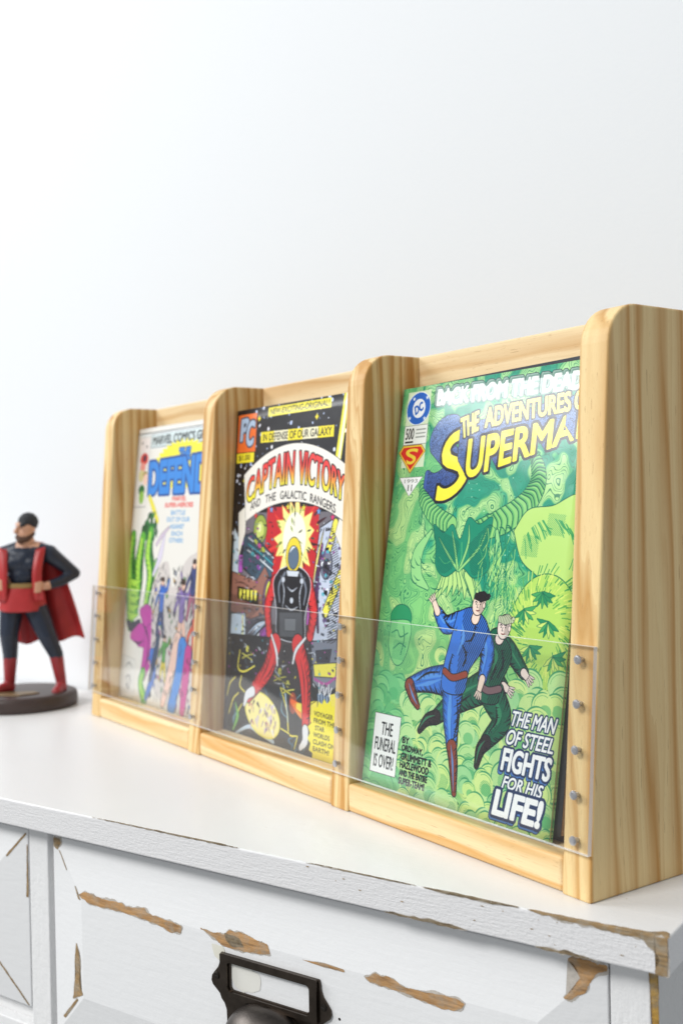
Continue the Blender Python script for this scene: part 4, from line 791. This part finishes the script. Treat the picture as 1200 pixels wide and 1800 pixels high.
    for i in range(150):
        x, y = r.uniform(60, 160), r.uniform(132, 252); L = r.uniform(3, 9); an = r.uniform(.6, 2.4); c.brush([(x, y), (x + L * .5 * math.cos(an) + 1, y + L * .5 * math.sin(an)), (x + L * math.cos(an), y + L * math.sin(an))], [.4, r.uniform(1.2, 4.5), .4], r.choice(((52, 110, 200), (34, 60, 110), (226, 190, 172), (120, 96, 170), (206, 160, 60), (44, 48, 60), (190, 70, 130), (232, 226, 218), (80, 150, 80))), ink, .3)
    dancer(80, 150, .8, (56, 110, 200), (48, 60, 110)); dancer(122, 152, .95, (128, 108, 170), (232, 190, 170), lean=2); dancer(92, 200, .62, (80, 160, 70), (226, 208, 70)); dancer(140, 132, .8, (60, 70, 120), (170, 90, 120)); dancer(150, 176, .9, (220, 90, 60), (70, 80, 110))
    c.brush([(118, 196), (110, 222), (96, 254)], [15, 13, 8], (236, 200, 184), ink, .6); c.brush([(128, 200), (124, 226), (114, 256)], [16, 13, 14], (52, 132, 214), ink, .6); c.brush([(140, 204), (138, 230), (136, 256)], [12, 13, 9], (196, 50, 140), ink, .5); c.brush([(66, 212), (72, 230), (60, 254)], [9, 10, 6], (46, 110, 200), ink, .5); c.brush([(78, 196), (74, 214), (66, 236)], [6, 9, 5], (34, 62, 96), ink, .4)
    for i in range(90): x, y = r.uniform(62, 150), r.uniform(128, 250); c.brush([(x, y), (x + r.uniform(-3, 3), y + 3), (x + r.uniform(-5, 5), y + 7)], [.3, r.uniform(.6, 1.8), .2], ink)
    return c.image('white_cover_print')

PRINTS = (cover_green(), cover_space(), cover_white())
def cover_mat(name, im, rough=.24):
    t = NT(name); tx = t.n('ShaderNodeTexImage'); tx.image = im; tx.interpolation = 'Cubic'; t.link(t.co('UV'), tx.inputs[0])
    co = t.vec('MULTIPLY', t.co(), (1000., 1000., 1000.)); hsv = t.n('ShaderNodeHueSaturation'); hsv.inputs['Saturation'].default_value = 1.0; hsv.inputs['Value'].default_value = 1.0; t.link(tx.outputs[0], hsv.inputs['Color'])
    return t.done(t.bsdf(hsv.outputs[0], t.math('ADD', rough - .02, t.math('MULTIPLY', t.noise(co, .06, 3), .05)), normal=t.bump(t.noise(co, .03, 2), .12, .004), spec=.5))
paper = plain('aged_pages', (.60, .50, .36), .8, var=.12, scale=.9)
paper_d = plain('brown_pages', (.52, .37, .25), .8, var=.3, scale=.8)
def comic_book(label, x0, y0, z0, lean, thick, mat, pages, yaw=0.0, roll=0.0, bow=1.2, flare=0.0, curl=0.0, CW=168.0, CH=260.0):
    """stands on its lower edge and leans back: > cover, page_block, back_cover"""
    R = thing('comic_book', label, 'comic book', Vector((x0, y0, z0)) * MM, 0, 'comic books standing in the rack')
    R.rotation_euler = Matrix.Rotation(yaw, 3, 'Z').to_euler()
    tilt = Matrix.Rotation(-math.asin(lean / CH), 3, 'X') @ Matrix.Rotation(roll, 3, 'Y')
    NX, NZ = 20, 28
    def sheet(name, m, off, ins, uv=True):
        bm = bmesh.new(); g = []; L = bm.loops.layers.uv.new('UVMap')
        for j in range(NZ + 1):
            for i in range(NX + 1):
                u, v = i / NX, j / NZ
                y = off - curl * (1 - u) ** 3 - bow * math.sin(math.pi * v) * .6 - flare * u * u * (1 - v) ** 2 + .35 * math.sin(u * 5 + v * 3)
                p = tilt @ Vector((ins + u * (CW - 2 * ins), y, ins + v * (CH - 2 * ins)))
                g.append(bm.verts.new(p * MM))
        for j in range(NZ):
            for i in range(NX):
                f = bm.faces.new((g[j * (NX + 1) + i], g[j * (NX + 1) + i + 1], g[(j + 1) * (NX + 1) + i + 1], g[(j + 1) * (NX + 1) + i]))
                for lp, (a, b) in zip(f.loops, ((i, j), (i + 1, j), (i + 1, j + 1), (i, j + 1))): lp[L].uv = (a / NX, b / NZ)
        o = obj(name, bm, m, R, smooth=True); sd = o.modifiers.new('sheet', 'SOLIDIFY'); sd.thickness = .00022; sd.offset = -1; return o
    sheet('cover', mat, 0, 0); sheet('back_cover', mat if not isinstance(mat, tuple) else mat[0], thick, 0)
    bm = bmesh.new(); ly = []
    for off in (.3, thick - .3):
        g = []
        for j in range(NZ + 1):
            v = j / NZ
            for u in (0, .25, .5, .75, 1):
                y = off - curl * (1 - u) ** 3 - bow * math.sin(math.pi * v) * .6 - flare * u * u * (1 - v) ** 2 + .35 * math.sin(u * 5 + v * 3); p = tilt @ Vector((.8 + u * (CW - 1.8), y, .6 + v * (CH - 1.4))); g.append(bm.verts.new(p * MM))
        ly.append(g)
    q = lambda l, j, i: ly[l][j * 5 + i]
    for j in range(NZ):
        for i in range(4): bm.faces.new((q(0, j, i), q(0, j, i + 1), q(0, j + 1, i + 1), q(0, j + 1, i))); bm.faces.new((q(1, j, i), q(1, j + 1, i), q(1, j + 1, i + 1), q(1, j, i + 1)))
        for i in (0, 4): bm.faces.new((q(0, j, i), q(0, j + 1, i), q(1, j + 1, i), q(1, j, i)))
    for j in (0, NZ):
        for i in range(4): bm.faces.new((q(0, j, i), q(0, j, i + 1), q(1, j, i + 1), q(1, j, i)))
    bmesh.ops.recalc_face_normals(bm, faces=bm.faces); obj('page_block', bm, pages, R)
    return R
gm = cover_mat('glossy_green_cover', PRINTS[0], .15); sm = cover_mat('space_cover', PRINTS[1], .34); wm = cover_mat('white_cover', PRINTS[2], .36)
comic_book('comic book with glossy green cloud cover and yellow title, front of right slot', 437.6, 10.2, ZF + .3, 43.4, 2.2, gm, paper, 0, math.radians(-.45), bow=1.0, flare=2.0, curl=1.0)
comic_book('comic book with black starry space cover and red arched title, middle slot', 226.9, 22.5, ZF + .3, 20.0, 2.6, sm, paper, 0, 0, bow=1.4)
comic_book('comic book with white cover and big blue lettering, left slot', 20.0, 20.5, ZF + .3, 27.9, 2.6, wm, paper, 0, 0, bow=1.0)
dk = plain('dark_back_issue_cover', (.035, .04, .05), .35, var=.3, scale=.08)
comic_book('dark comic book just behind the green one, its black top corner peeking out', 440.5, 13.6, ZF + .3, 42.0, 4.0, dk, paper_d, 0, math.radians(-1.35), bow=.4)
comic_book('rearmost comic book in the right slot with worn brown page edges', 443.5, 19.0, ZF + .3, 39.5, 4.6, plain('brown_back_issue_cover', (.12, .08, .06), .5, var=.3, scale=.08), paper_d, 0, 0, bow=.2)

# ------------------------------------------------------------------ the painted figurine (local frame: x to its left hand side as seen, y away, z up)
fig = thing('figurine', 'small painted figurine, bearded, hands on hips, long red coat, on a round brown base', 'figurine', Vector((-96.9, -37.7, 0)) * MM, 0.9604)
def blob_mesh(name, prims, vox, mats, pick, parent, smooth=5):
    """one continuous surface grown from tapered limbs and ellipsoids"""
    bm = bmesh.new()
    def ball(c, r, sc=(1, 1, 1), rot=None):
        m = Matrix.Translation(Vector(c) * MM) @ (rot.to_4x4() if rot else Matrix()) @ Matrix.Diagonal((*[s * r * MM for s in sc], 1))
        bmesh.ops.create_icosphere(bm, subdivisions=2, radius=1, matrix=m)
    for p in prims:
        if p[0] == 'b': ball(*p[1:])
        else:
            pts, rs = p[1], p[2]
            for (a, b, ra, rb) in zip(pts, pts[1:], rs, rs[1:]):
                a, b = Vector(a), Vector(b); n = max(2, int((b - a).length / (min(ra, rb) * .4)))
                for k in range(n + 1): ball(a.lerp(b, k / n), ra + (rb - ra) * k / n)
    me = bpy.data.meshes.new(name); bm.to_mesh(me); bm.free(); o = bpy.data.objects.new(name, me); COL.objects.link(o)
    r = o.modifiers.new('r', 'REMESH'); r.mode = 'VOXEL'; r.voxel_size = vox * MM
    s_ = o.modifiers.new('s', 'SMOOTH'); s_.factor = .5; s_.iterations = smooth
    ev = bpy.data.meshes.new_from_object(o.evaluated_get(bpy.context.evaluated_depsgraph_get())); o.modifiers.clear(); o.data = ev; ev.name = name; bpy.data.meshes.remove(me)
    ev.materials.clear()
    for m in mats: ev.materials.append(m)
    for p in ev.polygons: p.use_smooth = True; p.material_index = pick(p.center * 1000)
    o.parent = parent; return o
fx = lambda px, py, y=0.0: ((px - 36) * .584, y, (1240 - py) * .584)
skin = plain('painted_skin', (.62, .34, .22), .45, var=.08, scale=.2); navy = plain('navy_paint', (.014, .022, .042), .42, var=.25, scale=.12, bump=.1)
redp = plain('red_paint', (.44, .028, .030), .42, var=.12, scale=.08); bootp = plain('boot_red_paint', (.33, .025, .032), .38, var=.15, scale=.1)
HR, HL = fx(82, 1030, -13), fx(12, 1025, -12)
prims = [
    ('b', fx(46, 985, 1), 15, (1.55, 1.0, 1.15)), ('b', fx(45, 1010, 0), 13.5, (1.32, .95, 1.3)), ('b', fx(46, 1045, 0), 14, (1.38, 1.0, 1.15)),
    ('b', fx(30, 990, -7), 9, (1.2, .8, .9)), ('b', fx(64, 990, -7), 9, (1.2, .8, .9)),
    ('l', [fx(14, 974, 2), fx(50, 964, 3), fx(92, 974, 2)], [9.5, 10.5, 9.5]),
    ('l', [fx(51, 966, 2), fx(53, 948, 0)], [9.5, 8.2]),
    ('l', [fx(95, 977, 2), fx(132, 1010, 10), fx(112, 1023, 0), fx(92, 1029, -10)], [9.2, 6.4, 5.8, 4.6]),
    ('l', [fx(10, 977, 2), fx(-14, 1012, 9), fx(-2, 1020, -1), fx(6, 1024, -9)], [9.2, 6.4, 5.8, 4.6]),
    ('l', [fx(64, 1062, 0), fx(88, 1118, -4), fx(101, 1150, -1), fx(108, 1200, 2), fx(108, 1212, 2)], [13, 9.6, 7.6, 5.6, 6.0]),
    ('l', [fx(26, 1062, 0), fx(21, 1112, -4), fx(21, 1150, -1), fx(17, 1200, 2), fx(17, 1208, 2)], [13, 10, 7.8, 5.8, 6.0]),
    ('l', [fx(108, 1209, 2), fx(106, 1214, -12)], [6.2, 5.2]), ('l', [fx(16, 1206, 2), fx(4, 1209, -10)], [6.2, 5.2]),
    # head turned to the left: skull, jaw, nose, ears, brow
    ('b', fx(55, 925, 0), 10.2, (.92, 1.0, 1.16)), ('b', fx(52, 938, -2.5), 8.2, (.95, .95, 1.05)), ('b', fx(46, 946, -5), 4.6), ('l', [fx(43, 924, -8), fx(38.5, 934, -8.6)], [1.6, 2.3]),
    ('b', fx(66, 931, 1.5), 2.8, (.6, 1, 1.3)), ('l', [fx(40, 921, -5), fx(52, 921, -9)], [2.2, 2.2]), ('b', fx(44, 941, -7.4), 2.2, (1.3, .7, .5)),
]
for H, sx in ((HR, 1), (HL, -1)):                                   # fists on the hips: palm, four curled fingers, thumb to the back
    H = Vector(H); prims.append(('b', H, 5.2, (1.0, .75, 1.05)))
    for k in range(4):
        a = H + Vector((sx * (1.5 - k * .2), -3.2, 4.2 - k * 2.9)); prims.append(('l', [a, a + Vector((-sx * 4.6, -1.8, -.5)), a + Vector((-sx * 6.6, 2.0, -.6))], [1.75 - k * .1, 1.6 - k * .1, 1.4]))
    prims.append(('l', [H + Vector((sx * 1, 1, 4)), H + Vector((-sx * 3, 3, 7)), H + Vector((-sx * 6, 2.4, 7.6))], [1.9, 1.7, 1.4]))
def pick(c):
    if c.z > 162.5 and 0 < c.x < 24: return 0
    if min((c - Vector(HR)).length, (c - Vector(HL)).length) < 10.5 and c.y < -7.5: return 0
    return 2 if c.z < 49.5 + .6 * math.sin(c.x) else 1
body = blob_mesh('body', prims, .95, [skin, navy, bootp], pick, fig)
blob_mesh('knit_cap', [('b', fx(56.5, 917.5, 1.2), 11.0, (.98, 1.04, .95)), ('l', [fx(43, 921, -5), fx(52, 922, -9.4), fx(66, 924, -3), fx(68, 925, 4)], [2.3, 2.4, 2.4, 2.3])], .9, [plain('charcoal_knit', (.022, .024, .028), .7, var=.2, scale=.5, bump=.5)], lambda c: 0, fig)
blob_mesh('beard', [('l', [fx(64, 938, -1), fx(57, 946, -6), fx(47, 949, -8), fx(41, 943, -7)], [3.2, 4.0, 4.2, 2.6])], .8, [plain('brown_beard', (.10, .05, .03), .7, var=.3, scale=.5, bump=.5)], lambda c: 0, fig)
for q in ((41.5, 926, -8.6), (49.5, 927, -11.2)):
    bm = bmesh.new(); bmesh.ops.create_icosphere(bm, subdivisions=2, radius=1.05 * MM, matrix=Matrix.Translation(Vector(fx(*q)) * MM)); obj('eye', bm, plain('eye_paint', (.02, .015, .015), .2), fig, smooth=True)
# short apron tied round the hips with a cord
def wrap(name, z0, z1, a0, a1, r0, r1, m, th, dip=0.0, n=30):
    bm = bmesh.new(); g = []; J = 10
    for j in range(J + 1):
        for i in range(n + 1):
            a = math.radians(a0 + (a1 - a0) * i / n); t_ = j / J; s_ = math.sin(math.pi * i / n)
            zz = z1 + (z0 - dip * s_ - z1) * t_; rr = r1 + (r0 - r1) * t_ ** .7
            g.append(bm.verts.new(Vector((fx(45, 0)[0] + rr * 1.36 * math.cos(a), rr * math.sin(a) + .5 * math.sin(7 * a) * t_, zz)) * MM))
    for j in range(J):
        for i in range(n): k = j * (n + 1) + i; bm.faces.new((g[k], g[k + 1], g[k + n + 2], g[k + n + 1]))
    o = obj(name, bm, m, fig, smooth=True); sd = o.modifiers.new('thick', 'SOLIDIFY'); sd.thickness = th * MM; sd.offset = 0; return o
wrap('apron', 100, 123.5, 176, 364, 17.6, 14.6, redp, 1.4, dip=3)
wrap('cord_belt', 121.6, 126.2, 0, 360, 15.4, 15.2, plain('tan_cord', (.30, .19, .06), .5), 1.8)
# long sleeveless coat hanging open behind, heavy folds
bm = bmesh.new(); g = []; NI, NJ = 44, 30
for j in range(NJ + 1):
    t_ = j / NJ
    for i in range(NI + 1):
        u = i / NI; xl = -4 - 17 * t_ ** .8 + 6 * t_ * t_; xr = 33 + 31 * t_ ** .75
        x = fx(36, 0)[0] + xl + (xr - xl) * u; f = math.sin(u * 15 + .6 * math.sin(t_ * 3)) * (1.0 + 4.2 * t_) * (.35 + .65 * math.sin(math.pi * min(1, max(0, u * .9 + .05))))
        y = 13 + 5 * math.sin(math.pi * t_ * .8) + f * .8 - 9 * (abs(u - .5) * 2) ** 2.5 * (1 - t_ * .6)
        z = 160 - (160 - 67) * t_ + 2.0 * math.sin(u * 15 + 1.0) * t_ ** 3 - 5 * (1 - u) * t_ ** 2
        g.append(bm.verts.new(Vector((x, y, z)) * MM))
for j in range(NJ):
    for i in range(NI): k = j * (NI + 1) + i; bm.faces.new((g[k], g[k + 1], g[k + NI + 2], g[k + NI + 1]))
co_ = obj('coat', bm, redp, fig, smooth=True); sd = co_.modifiers.new('thick', 'SOLIDIFY'); sd.thickness = .0020; sd.offset = 0
# open fronts of the coat, hanging from the shoulders down either side of the chest
for sg, cx_ in ((1, 74), (-1, 24)):
    bm = bmesh.new(); g = []
    for j in range(21):
        t_ = j / 20; zz = 160 - 52 * t_
        for i in range(9):
            u = i / 8; px = cx_ + sg * (u * 15 - 3 * math.sin(math.pi * t_)) ; yy = -3 - 12.5 * math.sin(math.pi * min(1, .12 + t_ * .62)) + 3 * abs(u - .2) ** 1.5 + .5 * math.sin(u * 7 + t_ * 4)
            g.append(bm.verts.new(Vector((fx(px, 0)[0], yy - 2.2, zz + (3 if j == 0 else 0) * u)) * MM))
    for j in range(20):
        for i in range(8): k = j * 9 + i; bm.faces.new((g[k], g[k + 1], g[k + 10], g[k + 9]))
    cf = obj('coat_front', bm, redp, fig, smooth=True); sd = cf.modifiers.new('thick', 'SOLIDIFY'); sd.thickness = .0018; sd.offset = 0
blob_mesh('coat_collar', [('l', [fx(20, 966, -4), fx(30, 961, 7), fx(52, 955, 13), fx(76, 959, 9), fx(92, 966, -2)], [2.6, 3.2, 3.6, 3.4, 2.6])], .9, [redp], lambda c: 0, fig)
# oval base with a rounded rim and a plain raised gilt plaque
bm = bmesh.new(); rings = []
for r_, z in ((56.6, 0), (57.6, 1.2), (57.8, 6), (57.4, 11.5), (56.2, 13.8), (54, 14.8), (50, 15)):
    rings.append([bm.verts.new(Vector((r_ * math.cos(2 * math.pi * k / 72), r_ * .96 * math.sin(2 * math.pi * k / 72), z + .15)) * MM) for k in range(72)])
for a, b in zip(rings, rings[1:]):
    for k in range(72): bm.faces.new((a[k], a[(k + 1) % 72], b[(k + 1) % 72], b[k]))
bm.faces.new(rings[-1]); bm.faces.new(rings[0][::-1]); base = obj('base', bm, plain('umber_base_paint', (.050, .032, .028), .45, var=.2, scale=.05, bump=.1), fig, smooth=True)
base.modifiers.new('split', 'EDGE_SPLIT').split_angle = math.radians(50)
bm = bmesh.new(); prism(bm, [(-18, -30), (10, -34), (26, -20), (16, -10), (-14, -14), (-24, -22)], 15.05, 16.4, 'z')
obj('plaque', bm, plain('dull_gilt', (.20, .13, .055), .45, .4, var=.3, scale=.15), base, bevel=.6)
